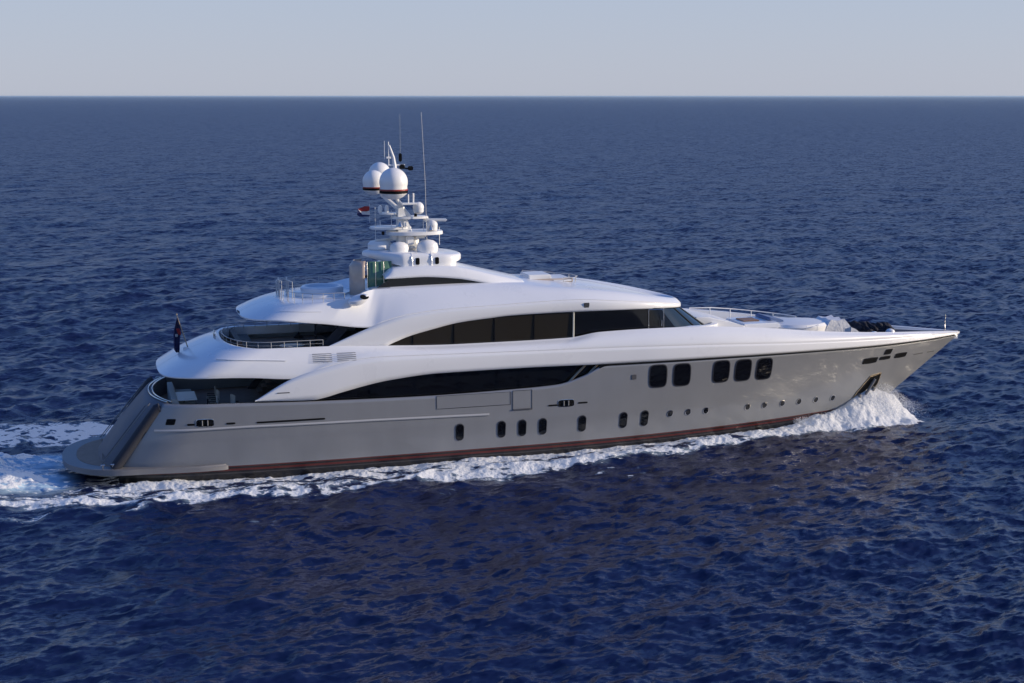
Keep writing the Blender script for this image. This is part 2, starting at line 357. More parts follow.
# rubbing strake and sheer line
b = MB(); b.tube([hp(X, float(np.interp(X, [5.2, 10, 17, 24.4], [3.0, 3.06, 3.0, 2.88])), .03) for X in np.linspace(4.9, 24.3, 80)], .07, 8)
b.build('rubbing_strake', M['strake'], Y)
b = MB(); b.tube([hp(X, float(hull_top(X))-.02, .03) for X in np.linspace(31.3, 59.6, 120)], .045, 6); b.build('sheer_seam', M['black'], Y)

# stern: platform, transom, quarter pillars
def plat(h, d=0., xf=8.9):
    r = []; sA = 4.2; d0 = -.25; h = h-.36
    for i in range(41):
        th = math.pi/2*i/40; c = math.cos(th)**(2/2.4); s = math.sin(th)**(2/2.4); r.append((sA-(sA-d-d0)*c, -(h-d)*s))
    if xf > sA: h += .33; r += [(6.2, -(h-d-.06)), (7.2, -(h-d))]; r += [(xf-.25, -(h-d)), (xf-.02, -(h-d)+.12), (xf, -(h-d)+.5)]
    return r+[(x, -y) for x, y in reversed(r[1:])] if xf > sA else r+[(x, -y) for x, y in reversed(r[1:])]
MB().prism(plat(4.98), .60, lambda x, y: .93-.0*x, .1).build('swim_platform', M['plat'], Y)
po = [(min(p[0], 3.4), p[1]) for p in plat(4.98, .8, 3.0)]
po = [p for p in po]; MB().prism(po, .90, .945).build('teak_decking', M['teak'], Y)
rows = []
for k in range(15):
    t = k/14; z = .9+t*3.5; xc = 1.78+(z-.95)*.822; ys = np.linspace(0, 4.15, 40)
    bulge = .12*math.sin(math.pi*t)
    rows.append(np.column_stack([xc-bulge+1.0*(ys/4.15)**2.6, -ys, np.full(40, z)]))
xc = 1.78+(4.4-.95)*.822
rows.append(np.column_stack([xc+.18+1.0*(np.linspace(0, 4.15, 40)/4.15)**2.6, -np.linspace(0, 4.15, 40), np.full(40, 4.44)]))
rows.append(np.column_stack([xc+.5+.9*(np.linspace(0, 4.15, 40)/4.15)**2.6, -np.linspace(0, 4.1, 40), np.full(40, 4.4)]))
rows.append(np.column_stack([xc+.55+.9*(np.linspace(0, 4.15, 40)/4.15)**2.6, -np.linspace(0, 4.1, 40), np.full(40, 3.4)]))
tr_ = loft('transom', rows, M['transom'], Y, ang=40)
for s in (-1, 1):
    b = MB(); b.tube([(2.62+t*3.35*.74, s*(3.98+.02*t), .9+t*3.33) for t in np.linspace(0, 1, 14)]+[(5.25, s*4.02, 4.28)], .32, 14, .28); b.build('quarter_pillar', M['greydark'], Y)
    b = MB(); b.tube([(1.9+t*3.55*.80, s*3.35, 1.0+t*3.4+.02) for t in np.linspace(0, 1, 12)], .03, 6); b.build('transom_rail', M['vent'], Y)
b = MB()
for y in (-2.9, 2.9):
    b.tube([(2.1+t*3.0*.8, y, 1.2+t*3.0) for t in np.linspace(0, 1, 10)], .02, 4)
b.tube([(2.02, y, 1.2) for y in np.linspace(-2.9, 2.9, 8)], .02, 4)
b.build('garage_seam', M['seam'], Y)
b = MB()
for dx in (0, .55):
    b.tube([(2.0+dx, -4.2, .93), (2.0+dx, -4.2, 1.22)], .05, 8); b.tube([(1.88+dx, -4.2, 1.2), (2.12+dx, -4.2, 1.2)], .04, 8)
b.build('bollard', M['steel'], Y)
b = MB()
for rr in (0, .22): b.tube([(4.8+rr+.95*(abs(y)/3.8)**2.2, y, 4.5+.05*rr) for y in np.linspace(-3.7, 3.7, 30)], .035, 6)
b.build('stern_rail', M['steel'], Y)

# decks inside the shells
def sheet(name, hb, z, x0, x1, m, N=80, inset=.1):
    X = np.linspace(x0, x1, N); zz = z(X) if callable(z) else np.full(N, z); h = np.maximum(hb(X)-inset, 0.)
    return loft(name, [np.column_stack([X, -h, zz]), np.column_stack([X, 0*X, zz+.01])], m, Y)
sheet('main_deck', lambda X: np.minimum(H(X), B(X, 3.4)), 3.40, 4.6, 31.5, M['teak'], inset=.12)
# main saloon: dark glass wall round the main deck house
def hgl1(X): return H(X)-.34
r0 = ring(13.2, 14.6, 32.6, 32.6, hgl1, lambda X: 3.42+0*X, nA=5, NM=60, NC=8); r1 = r0.copy(); r1[:, 2] = 6.4
loft('saloon_glass', [r0, r1], M['glass'], Y)
b = MB()
for X in (17.2, 19.9, 22.6, 24.9, 26.3, 27.6): b.box((X, -float(hgl1(X))-.01, 4.9), (.05, .05, 1.6))
b.build('window_mullion', M['glass'], Y, smooth=False)
b = MB()
for X in (29.2, 30.0):
    b.tube([(X, -5.06, 4.35), (X+1.35, -5.02, 5.62)], .07, 4)
b.build('window_louvre', M['bronze'], Y)

# band 1: upper deck overhang running into the bow bulwark
low = ring(5.36, 9.3, 60.13, 60.13, H, l1_low, nA=3.0, NM=300)
def h1t(X): return H(X)*.87
top = ring(8.9, 11.8, 60.0, 60.0, h1t, l1_top, nA=2.8, NM=300)
def inset(r, dx, dy, dz):
    q = r.copy(); q[:, 1] = np.minimum(q[:, 1]+dy, 0); q[:, 0] = np.where(r[:, 0] < 13, q[:, 0]+dx*(1-np.clip((r[:, 0]-8)/5, 0, 1)), q[:, 0]); q[:, 2] += dz; return q
def bulged(a_, b_, ts, amt):
    out = []
    for t in ts:
        q = a_*(1-t)+b_*t; s = np.sin(np.pi*t)*amt; w = np.clip((60-q[:, 0])/8, 0, 1)
        q = q.copy(); q[:, 1] -= s*w*np.clip(-q[:, 1]/2, 0, 1); q[:, 2] += s*.9*w*np.clip((13-q[:, 0])/4, 0, 1)+s*.25*w; out.append(q)
    return out
cen = low.copy(); cen[:, 1] = 0; cen[:, 2] += .12; cen[:, 0] = np.minimum(cen[:, 0]+.6, 60.1)
low_in = inset(low, .5, .5, .08); lip = inset(low, -.03, -.02, .07)
rows = [low_in, low, lip]+bulged(lip, top, (.14, .28, .42, .56, .70, .84), .13)+[top, inset(top, .05, .06, .05), inset(top, .2, .22, .03), inset(top, .26, .28, -.5)]
loft('upper_deck_bulwark', rows, M['white'], Y, ang=40)
# soffit
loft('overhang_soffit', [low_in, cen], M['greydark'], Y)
l1_deck = pchip([(8.5, 6.62), (32, 6.55), (38, 6.75), (42.6, 6.5), (47.3, 5.95), (52, 5.55), (59.6, 4.95)])
sheet('upper_deck', h1t, l1_deck, 9.2, 35, M['teak'], inset=.2)
sheet('foredeck', h1t, l1_deck, 35, 59.4, M['deck'], inset=.15)
# lower wing and arch over the main deck windows
X = np.linspace(10.49, 60.1, 330)
def strip(X, hb, lo, hi, name, parent, o_lo=.05, o_hi=.03, thick=.1, n=5, taper=60.1):
    w = np.clip((taper-X)/3, 0, 1); rows = []
    for k in range(n+1):
        t = k/n; o_ = (o_lo*(1-t)+o_hi*t+.04*math.sin(math.pi*t))*w*np.interp(X, [18, 30], [1, .25])
        rows.append(np.column_stack([X, -(hb(X)+o_), lo(X)*(1-t)+hi(X)*t]))
    return loft(name, rows, M['white'], parent, thick=thick, ang=50)
strip(X, H, arch1, arch1_hi, 'side_wing', Y)
b = MB(); b.tube([(x, -float(H(x))-.09, 4.94) for x in np.linspace(11.75, 12.45, 8)], .028, 4); b.build('nameplate', M['seam'], Y)
# louvred vents in band 1
def l1p(X, z):
    t = (z-float(l1_low(X)))/(float(l1_top(X))-float(l1_low(X))); return -(float(H(X))*(1-t)+float(h1t(X))*t)-.16*math.sin(math.pi*t)-.0
for x0 in (13.85, 15.25):
    b = MB()
    for k in range(5):
        z = 6.62+k*.1; b.tube([(x0, l1p(x0, z)-.02, z), (x0+1.1, l1p(x0+1.1, z)-.02, z)], .018, 4)
    b.build('louvred_vent', M['vent'], Y)
# thin moulding on aft band
b = MB(); mid = bulged(lip, top, (.55,), .15)[0]; seg = mid[(mid[:, 0] > 8.3) & (mid[:, 0] < 12.4)]
b.tube([(p[0], p[1]-.01, p[2]) for p in seg], .03, 6); b.build('band_moulding', M['white'], Y)

# upper saloon and wheelhouse glass
def h2(X): X = np.asarray(X, float); return np.full_like(X, 4.35)
def hg2(X): return np.interp(X, [18, 29.85, 29.95, 33, 36], [4.22, 4.22, 3.92, 3.90, 3.75])
X = np.linspace(18.0, 29.9, 60)
rows = [np.column_stack([X, -np.full(60, 4.18), np.full(60, 6.6)]), np.column_stack([X, -np.full(60, 4.24), arch2(X)+.12])]
sg = loft('upper_saloon_glass', rows, M['brownreflglass'], Y)
b = MB()
for x in (19.9, 22.4, 24.9, 27.4): b.box((x, -4.23, 7.9), (.05, .05, 2.0))
b.build('window_mullion', M['glass'], Y, smooth=False)
for s in (-1, 1):
    MB().box((29.93, s*4.2, 7.85), (.10, .22, 1.9), .02).build('window_post', M['cream'], Y)
# wheelhouse: base ring / top ring
zb = lambda X: 6.7+0*X
wb0 = ring(29.8, 29.8, 34.5, 40.75, lambda X: 3.95+0*np.asarray(X, float), zb, nF=2.3, NM=30, NC=40)
wb1 = ring(29.8, 29.8, 33.8, 38.3, lambda X: 3.88+0*np.asarray(X, float), lambda X: 8.95-np.clip(np.asarray(X, float)-33, 0, 9)*.13, nF=2.3, NM=30, NC=40)
k = 42
loft('wheelhouse_glass', [wb0[:k], wb1[:k]], M['glass'], Y)
loft('windscreen', [wb0[k-1:], wb1[k-1:]], M['bluglass'], Y)
b = MB()
for j in (50, 58):
    b.tube([tuple(wb0[j]+np.array([0, -.02, 0])), tuple(wb1[j]+np.array([0, -.02, 0]))], .045, 6)
b.build('windscreen_post', M['black'], Y)
b = MB()
for x in (35.0, 36.0): b.tube([(x, -3.99, 6.75), (x-.02, -3.93, 8.6)], .025, 4)
b.tube([(35.0, -3.96, 8.58), (36.0, -3.94, 8.55)], .025, 4); b.tube([(35.85, -4.0, 7.5), (35.85, -4.0, 7.9)], .03, 4)
b.build('wheelhouse_door_frame', M['steel'], Y)
# white curb at the windscreen foot
cb0 = ring(33, 33, 34.6, 41.1, lambda X: 4.2+0*np.asarray(X, float), lambda X: 7.0+0*X, nF=2.3, NM=20, NC=40)
cb1 = cb0.copy(); cb1[:, 2] = np.interp(cb1[:, 0], [33, 38, 41.1], [7.3, 7.33, 7.12]); cb2 = ring(33, 33, 34.5, 40.7, lambda X: 4.0+0*np.asarray(X, float), lambda X: np.interp(X, [33, 38, 40.8], [7.34, 7.36, 7.12]), nF=2.3, NM=20, NC=40)
cbl = cb0.copy(); cbl[:, 2] = 6.5
loft('windscreen_curb', [cbl, cb1, cb2], M['white'], Y, ang=40)
# wheelhouse interior console seen through the glass is omitted by the dark tint

# band 2: roof of the upper deck with its aft overhang
low = ring(10.16, 13.6, 31.0, 38.5, h2, l2_low, nA=2.9, nF=2.2, NM=150, NC=40)
def h2t(X): return np.interp(X, [12, 16.2, 17.9, 26, 30, 38], [3.7, 3.7, 2.9, 2.85, 2.9, 2.9])
# same sampling for the top ring
def ring2():
    a_ = ring(12.4, 15.0, 29.5, 37.95, h2t, l2_top, nA=2.7, nF=1.9, NM=150, NC=40); return a_
top = ring2()
cen = top.copy(); cen[:, 1] = 0; cen[:, 2] = l2_ctr(cen[:, 0])
mid_ = top.copy(); mid_[:, 1] *= .55; mid_[:, 2] = l2_top(top[:, 0])*.25+l2_ctr(top[:, 0])*.75
def bul2(a_, b_, ts, amt):
    out = []
    for t in ts:
        q = a_*(1-t)+b_*t; s = np.sin(np.pi*t)*amt; f = np.interp(q[:, 0], [11, 16, 26, 34], [.6, .5, 1.1, 1.6])
        q = q.copy(); q[:, 2] += s*f; out.append(q)
    return out
soff = low.copy(); soff[:, 1] = np.minimum(soff[:, 1]+.45, 0); soff[:, 2] += .08
sc_ = low.copy(); sc_[:, 1] = 0; sc_[:, 2] = np.minimum(sc_[:, 2]+.12, 9.3)
lip = low.copy(); lip[:, 2] += .07; lip[:, 1] = np.minimum(lip[:, 1]-.015, 0)
rows = [soff, low, lip]+bul2(lip, top, (.12, .25, .38, .5, .62, .75, .88), .14)+[top, mid_, cen]
loft('upper_deck_roof', rows, M['white'], Y, ang=40)
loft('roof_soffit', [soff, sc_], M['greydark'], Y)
# wing and arch above the upper windows
full = ring(10.16, 13.6, 31.0, 38.5, h2, arch2, nA=2.9, nF=2.2, NM=150, NC=40); sel = full[:, 0] >= 14.9
A = full[sel].copy(); Bt = A.copy(); Bt[:, 2] = arch2_hi(A[:, 0])
tip = np.array([[14.76, -4.37, 7.30]]); A = np.vstack([tip, A]); Bt = np.vstack([tip+np.array([[0, 0, .03]]), Bt])
rows = []
for t in np.linspace(0, 1, 6):
    q = A*(1-t)+Bt*t; q[:, 1] -= np.where(q[:, 0] < 38.3, .03+.045*math.sin(math.pi*t), 0); rows.append(q)
loft('roof_wing', rows, M['white'], Y, thick=.09, ang=50)
b = MB(); b.box((30.7, -4.35, 9.0), (.34, .12, .3), .02, Matrix.Rotation(.25, 3, 'X')); b.build('speaker_box', M['seam'], Y)
bpy.data.objects['speaker_box'].location = (0, -.05, .1)
b = MB(); mid = bul2(lip, top, (.45,), .14)[0]; seg = mid[(mid[:, 0] > 12.2) & (mid[:, 0] < 14.6)]
b.tube([(p[0], p[1]-.01, p[2]) for p in seg], .025, 6)
b.build('roof_moulding', M['white'], Y)
# light scoop on the roof shoulder
b = MB(); b.lathe((0, 0, 0), [(.02, -.3), (.3, -.26), (.5, -.1), (.55, .08), (.45, .2), (.05, .24)], 20, 1.15, .6)
sc = b.build('searchlight_housing', M['white'], Y); sc.location = (16.75, -4.05, 9.95); sc.rotation_euler = (R(35), R(-18), 0)
b = MB(); b.lathe((0, 0, 0), [(.02, -.06), (.2, -.04), (.22, .04), (.02, .06)], 16, 1.3, .8); q = b.build('searchlight_lens', M['black'], sc); q.location = (.34, -.12, .2); q.rotation_euler = (0, R(30), 0)

# top cabin
h3 = pchip([(17.8, 2.6), (24.7, 2.6), (28, 2.3)])
X = np.linspace(18.0, 24.9, 60); gt = np.interp(X, [18.0, 19.1, 20.8, 23.1, 24.9], [10.30, 11.0, 11.03, 10.85, 10.45])
loft('skylounge_glass', [np.column_stack([X, -(h3(X)-.12), 0*X+9.9]), np.column_stack([X, -(h3(X)-.2), gt])], M['glass'], Y)
a3 = pchip([(18.6, 10.98), (19.1, 10.95), (20.8, 10.98), (23.1, 10.80), (24.7, 10.50), (26.0, 10.28), (27.5, 10.1)])
t3 = pchip([(18.6, 11.04), (19.2, 11.46), (20.8, 11.56), (22.8, 11.48), (23.6, 11.33), (25.8, 10.78), (27.5, 10.38)])
X = np.linspace(18.6, 27.4, 80); hb = h3(X)
rows = []
for t in np.linspace(0, 1, 5): rows.append(np.column_stack([X, -(hb+.03-.3*t**1.5), a3(X)*(1-t)+t3(X)*t]))
rows += [np.column_stack([X, -(hb-.55), t3(X)+.05]), np.column_stack([X, -hb*.4, t3(X)+.09]), np.column_stack([X, 0*X, t3(X)+.1])]
loft('skylounge_roof', rows, M['white'], Y, thick=.08, ang=50)

# hardtop: thick slab with a rounded aft end
def slab(tipA, sA, sF, tipF, h, z0, z1, zf=None):
    r_ = ring(tipA, sA, sF, tipF, lambda X: h+0*np.asarray(X, float), 0, nA=1.35, nF=2.2, NM=20, NC=16)
    zl = np.interp(r_[:, 0], [tipA, sA, sF, tipF], [z0+.62, z0+.1, z0+.08, z0+.35]); zh = np.interp(r_[:, 0], [tipA, tipF], [z1, z1-.25])
    c = np.array([(sA+sF)/2, 0])
    def s_(k, z): return np.column_stack([c[0]+(r_[:, 0]-c[0])*k, r_[:, 1]*k, z])
    return [s_(.0, zl+.05), s_(.9, zl+.02), s_(.985, zl+.06), s_(1, zl*.8+zh*.2), s_(1., zl*.35+zh*.65), s_(.985, zl*.12+zh*.88), s_(.93, zh), s_(0, zh+.06)]
loft('hardtop', slab(17.75, 19.9, 22.3, 23.85, 2.02, 11.40, 12.42), M['white'], Y, ang=50)
r_ = ring(19.9, 20.0, 22.6, 23.5, lambda X: 1.9+0*np.asarray(X, float), 11.3, nA=6, nF=2.5, NM=20, NC=10); r2 = r_.copy(); r2[:, 2] = 11.95
loft('hardtop_base', [r_, r2], M['white'], Y)
for x in (20.75, 21.95):
    b = MB(); b.box((x, -2.03, 11.86), (.24, .1, .42), .04); q = b.build('air_intake', M['black'], Y)
    b = MB(); b.tube([(x-.34, -2.0, 11.5), (x-.34, -2.07, 11.9), (x-.34, -2.02, 12.15), (x-.34, -1.8, 12.38)], .04, 6); b.build('hardtop_rib', M['white'], q)
# screens under the hardtop
b = MB(); P = [(17.75+.6*math.sin(t)*0+1.25*(1-math.cos(t)), -2.1+.3*t, 0) for t in np.linspace(0, 1.3, 10)]
rows = [np.array([(17.2+.25*i, -1.9+.0*i, 9.85) for i in range(9)]), np.array([(17.2+.25*i, -1.75, 11.9) for i in range(9)])]
rows = [q[2:] for q in rows]
loft('green_glass_screen', rows, M['green'], Y, mirror=False, thick=.05)
b = MB()
for i in (2, 4, 6): b.tube([(17.2+.25*i, -1.97, 9.85), (17.2+.25*i, -1.82, 11.9)], .025, 6)
b.build('screen_post', M['steel'], Y)
an = np.linspace(R(100), R(260), 16)
rows = [np.array([(17.7+.95*math.cos(t), -1.1+.85*math.sin(t), z) for t in an]) for z in (9.85, 10.9, 11.6)]+[np.array([(17.75+.75*math.cos(t), -1.1+.7*math.sin(t), 11.95) for t in an])]
loft('curved_bar_panel', rows, M['beige'], Y, mirror=False, thick=.05)
# sundeck: whirlpool, seats, rails
b = MB(); b.lathe((15.3, .3, 9.8), [(1.3, 0), (1.3, .42), (1.22, .5), (1.05, .5), (1.0, .42), (.98, .36), (.01, .36)], 40); b.build('whirlpool_tub', M['tub'], Y)
b = MB(); b.lathe((15.3, .3, 9.8), [(1.7, 0), (1.7, .16), (1.32, .18)], 40); b.build('tub_step', M['white'], Y)
rr = ring(12.55, 15.0, 17.0, 17.0, lambda X: 3.6+0*np.asarray(X, float), 9.75, nA=2.3, NM=10, NC=22)
rail([tuple(p) for p in rr if p[1] < -.9 and p[0] < 16.2], .6, 9, (.5,), r=.02).build('sundeck_rail', M['strake'], Y)
rail([(p[0], -p[1], p[2]) for p in rr if p[0] < 16.6], .8, 9, (.5,), r=.02).build('sundeck_rail', M['strake'], Y)
rail([(12.7, -.9, 9.76), (12.62, 0, 9.76), (12.75, .9, 9.76)], 1.05, 4, (.5,), r=.03).build('stair_handrail', M['strake'], Y)
rail([(13.3, -1.2, 9.78), (13.1, 0, 9.78), (13.3, 1.2, 9.78)], 1.0, 4, (.5,), r=.03).build('stair_handrail', M['strake'], Y)
# upper aft deck rail
rr = ring(9.2, 11.9, 14.6, 14.6, lambda X: 4.1+0*np.asarray(X, float), 7.3, nA=2.3, NM=10, NC=22)
rail([tuple(p) for p in rr], .42, 12, (.5,), r=.02).build('upper_deck_rail', M['strake'], Y)
rail([(p[0], -p[1], p[2]) for p in rr], .35, 12, (.5,), r=.02).build('upper_deck_rail', M['strake'], Y)
rail([(8.75, -.5, 7.2), (8.7, .1, 7.25), (8.8, .7, 7.25)], .55, 4, (.4,), r=.03).build('stern_ladder_rail', M['steel'], Y)
# bulkheads, stairs and built-in seating on the aft decks
MB().box((14.3, 0, 7.75), (.12, 6.6, 2.35)).build('upper_bulkhead', M['glass'], Y, smooth=False)
for s in (-1, 1):
    b = MB(); b.side([(11.0, 3.42), (11.5, 3.42), (13.6, 5.9), (12.9, 5.9)], s*3.9, s*4.1); b.build('deck_stay', M['greydark'], Y, smooth=False)
    b = MB(); b.side([(13.9, 6.6), (14.7, 6.6), (16.6, 8.7), (15.9, 8.7)], s*3.4, s*3.6); b.build('deck_stay', M['greydark'], Y, smooth=False)
b = MB(); b.side([(6.0, 3.42), (7.4, 3.42), (7.4, 3.9), (6.5, 3.9), (6.3, 4.4), (6.0, 4.4)], -2.6, 2.6); b.build('stern_sofa', M['fabric'], Y)
b = MB()
for k in range(9): b.box((11.6+k*.27, 2.6, 3.55+k*.27), (.3, 1.1, .06))
b.build('deck_stairs', M['teak'], Y, smooth=False)
b = MB(); b.side([(9.9, 6.64), (11.0, 6.64), (11.0, 7.05), (10.3, 7.05), (10.15, 7.5), (9.9, 7.4)], -2.0, 3.2); b.build('aft_lounge_sofa', M['teakdark'], Y)

# roof lounge forward
b = MB(); b.box((28.9, .2, 10.42), (1.5, 1.9, .34), .06); b.build('roof_sunpad', M['mastwhite'], Y)
b = MB(); b.box((30.3, .1, 10.22), (1.3, 2.3, .22), .06); b.build('roof_sunpad', M['mastwhite'], Y)
MB().box((29.4, -.95, 10.22), (3.2, .12, .26), .03).build('roof_coaming', M['beige'], Y)
rail([(30.2, -1.5, 10.12), (31.0, -1.3, 10.08), (31.5, -.4, 10.05), (31.5, .8, 10.02), (30.6, 1.7, 10.05), (28.5, 1.8, 10.25)], .34, 7, (), r=.02).build('roof_rail', M['strake'], Y)

# foredeck: coachroof, seating, rails
b = MB(); b.side([(38.9, 6.6), (39.3, 7.52), (40.2, 7.50), (42.4, 6.92), (42.9, 6.72), (42.9, 6.4), (38.9, 6.4)], -1.5, 2.6)
bmesh.ops.bevel(b.bm, geom=list(b.bm.edges), offset=.05, segments=2, affect='EDGES'); b.build('coachroof', M['mastwhite'], Y)
b = MB(); b.box((44.3, .5, 6.62), (2.6, 3.0, .4), .08); b.build('foredeck_seat_base', M['white'], Y)
b = MB(); b.box((44.0, .6, 6.84), (1.2, 1.2, .1), .03); b.build('foredeck_table_top', M['teak'], Y)
b = MB(); b.box((45.8, .9, 6.78), (1.2, 2.2, .3), .1, Matrix.Rotation(R(12), 3, 'Y')); b.build('seat_cushion', M['bluefab'], Y)
b = MB(); b.lathe((47.4, .3, 6.0), [(2.0, 0), (2.05, .45), (1.9, .62), (1.2, .72), (.01, .75)], 36, 1.15, .85); b.build('domed_deck_hatch', M['mastwhite'], Y)
rail([(40.7, 2.8, 6.75), (42.4, 2.9, 6.7), (44.2, 3.0, 6.5), (45.8, 2.9, 6.3), (47.3, 2.6, 6.1), (48.4, 2.1, 5.95)], .70, 6, (), r=.036).build('foredeck_rail', M['mastwhite'], Y)
rail([(46.8, -2.4, 6.1), (48.0, -1.9, 6.0), (48.6, -.6, 5.9), (48.5, 1.2, 5.9)], .62, 5, (.5,), r=.022).build('foredeck_rail', M['mastwhite'], Y)
b = MB()
for p in ((54.2, -.6, 5.55), (52.3, -1.7, 5.62)):
    b.lathe(p, [(.34, -.2), (.34, .15), (.27, .3), (.12, .38), (.01, .39)], 18)
b.build('deck_vent_hood', M['mastwhite'], Y)
b = MB(); b.lathe((56.4, 0, 5.2), [(.45, 0), (.45, .16), (.3, .26), (.01, .28)], 20, 1.8); b.build('bow_locker', M['mastwhite'], Y)
b = MB(); b.tube([(58.9, 0, 5.2), (58.9, 0, 6.65)], .025, 8); b.lathe((58.9, 0, 5.55), [(.04, 0), (.05, .05), (.05, .3), (.02, .35)], 8); b.build('jackstaff', M['steel'], Y)

# mast
mast = MB(); mast.side([(19.9, 12.4), (21.3, 12.4), (20.5, 14.3), (20.3, 15.1), (19.9, 15.1), (19.95, 14.2)], -.32, .32)
bmesh.ops.bevel(mast.bm, geom=list(mast.bm.edges), offset=.08, segments=2, affect='EDGES')
mo = mast.build('radar_mast', M['mastwhite'], Y)
def wingp(name, x0, x1, z, hw, th=.14, par=mo, y=0.):
    r_ = [(x0+(x1-x0)*(.5-.5*math.cos(math.pi*i/24)), -hw*math.sin(math.pi*i/24)**.6) for i in range(25)]
    o_ = r_+[(px, -py) for px, py in reversed(r_[1:-1])]
    MB().prism([(px, py+y) for px, py in o_], z-th/2, z+th/2, .03).build(name, M['mastwhite'], par)
wingp('spreader', 19.3, 22.75, 13.42, 1.15, .2); wingp('spreader', 18.35, 20.9, 13.72, .9, .12, y=.4)
wingp('spreader', 19.6, 21.85, 14.35, .6, .14); wingp('spreader', 18.9, 20.2, 14.6, .5, .08, y=.2)
b = MB(); b.tube([(20.75, 0, 14.3), (20.35, -.1, 14.8), (19.85, -.35, 15.55)], .17, 10, .12); b.build('dome_strut', M['mastwhite'], mo)
b = MB(); b.tube([(20.0, 0, 14.9), (19.6, .5, 15.3), (19.2, 1.0, 15.75)], .14, 8); b.tube([(19.3, 1.0, 15.6), (19.5, 2.6, 16.0)], .12, 8); b.build('dome_strut', M['mastwhite'], mo)
b = MB(); b.box((20.55, -.6, 15.22), (.95, .7, .1), .02); b.tube([(20.85, -.6, 15.25), (20.85, -.6, 15.85)], .06, 6); b.tube([(20.5, -.8, 15.25), (20.5, -.8, 15.8)], .04, 6); b.build('dome_bracket', M['mastwhite'], mo)
def dome(c, r, par=Y, n='satellite_dome', stripe=True):
    prof = [(r*.35, -r*1.2), (r*.7, -r*1.02), (r*.92, -r*.82), (r*.97, -r*.55)]
    for k in range(0, 15):
        t = R(-18+108*k/14); prof.append((max(r*math.cos(t), .002), r*math.sin(t)))
    o = MB().lathe(c, prof, 40).build(n, M['mastwhite'], par)
    if stripe:
        MB().lathe(c, [(r*.965, -r*.78), (r*1.0, -r*.76), (r*1.0, -r*.60), (r*.97, -r*.58)], 40).build('dark_band', M['black'], o)
        MB().lathe(c, [(r*.97, -r*.59), (r*1.003, -r*.575), (r*1.003, -r*.50), (r*.97, -r*.48)], 40).build('red_band', M['red'], o)
    return o
dome((19.62, -.7, 16.55), .86); dome((18.78, 1.2, 16.5), .68); dome((19.5, 2.9, 16.9), .68)
dome((21.25, -.2, 14.95), .34, n='small_radome', stripe=False); dome((22.1, -.2, 13.85), .34, n='small_radome', stripe=False)
b = MB(); b.box((0, 0, 0), (1.45, .34, .17), .06); q = b.build('radar_scanner', M['mastwhite'], mo); q.location = (22.3, -.2, 14.16); q.rotation_euler.z = R(-12)
b = MB(); b.box((0, 0, 0), (1.5, .22, .14), .04); q = b.build('radar_scanner', M['mastwhite'], mo); q.location = (19.3, .3, 12.98); q.rotation_euler.z = R(18)
b = MB(); b.lathe((18.9, .2, 12.45), [(.62, 0), (.62, .3), (.5, .48), (.01, .5)], 24, 1.2); b.build('life_raft_pod', M['mastwhite'], Y)
for c, r, sx in (((19.85, -1.0, 12.62), .40, 1.5), ((21.6, -1.0, 12.62), .5, 1.35), ((20.9, .3, 12.9), .4, 1.2)):
    MB().lathe(c, [(r*.9, -.35), (r, -.05), (r*.9, r*.4), (r*.55, r*.75), (.01, r*.88)], 24, sx).build('equipment_pod', M['mastwhite'], Y)
for c in ((18.95, .2, 14.75), (19.3, -.1, 14.78)):
    MB().lathe(c, [(.12, -.1), (.14, .1), (.1, .3), (.02, .36)], 12).build('mast_light', M['mastwhite'], mo)
b = MB(); b.tube([(19.8, -.4, 17.3), (19.7, -.4, 18.0), (19.45, -.4, 18.75)], .13, 8, .05); b.tube([(19.35, -.4, 17.55), (20.4, -.4, 17.55)], .05, 6)
b.tube([(19.4, -.4, 17.55), (19.4, -.4, 18.95)], .03, 6); b.tube([(19.15, -.4, 17.9), (19.15, -.4, 19.0)], .012, 4); b.box((19.4, -.4, 18.0), (.3, .12, .12), .02)
b.build('top_mast', M['mastwhite'], mo)
b = MB(); b.box((20.12, -.4, 18.0), (.18, .18, .5), .04); b.box((20.22, -.4, 17.45), (.3, .3, .28), .05); b.box((20.72, -.5, 17.35), (.3, .2, .26), .04); b.tube([(20.1, -.4, 17.4), (20.75, -.4, 17.3)], .05, 6); b.build('navigation_light', M['black'], mo)
b = MB(); b.tube([(21.6, -.9, 12.5), (21.55, -.8, 16.5), (21.4, -.6, 20.7)], .022, 6, .01); b.build('whip_antenna', M['strake'], mo)
b = MB(); b.tube([(20.15, -.3, 18.0), (20.15, -.3, 20.6)], .014, 5, .01); b.build('whip_antenna', M['steel'], mo)
b = MB()
for x, z, h in ((18.6, 13.8, .6), (18.9, 13.8, .4), (21.6, 13.5, .8), (21.9, 13.5, .85), (22.6, 12.6, 1.1), (20.3, 14.4, .45), (18.6, 13.0, 2.0), (19.6, 13.8, 1.0)): b.tube([(x, 0, z), (x, 0, z+h)], .018, 4)
b.build('rod_antenna', M['mastwhite'], mo)
for c, d in (((20.6, -.5, 13.0), (.5, .5, .6)), ((19.75, .1, 13.25), (.4, .7, .5)), ((21.3, -.3, 13.2), (.7, .5, .25)), ((20.2, .2, 14.65), (.35, .5, .35)), ((20.35, -.35, 13.95), (.3, .3, .4))):
    MB().box(c, d, .08).build('mast_equipment_box', M['mastwhite'], mo)
for c in ((21.9, -.7, 13.6), (20.0, -.7, 13.85)): MB().lathe(c, [(.03, -.1), (.14, 0), (.1, .12), (.02, .3)], 12, 1.3).build('horn', M['steel'], mo)
for c in ((19.0, -.35, 13.45), (21.0, -.5, 14.5)): MB().box(c, (.16, .16, .22), .03).build('floodlight', M['black'], mo)

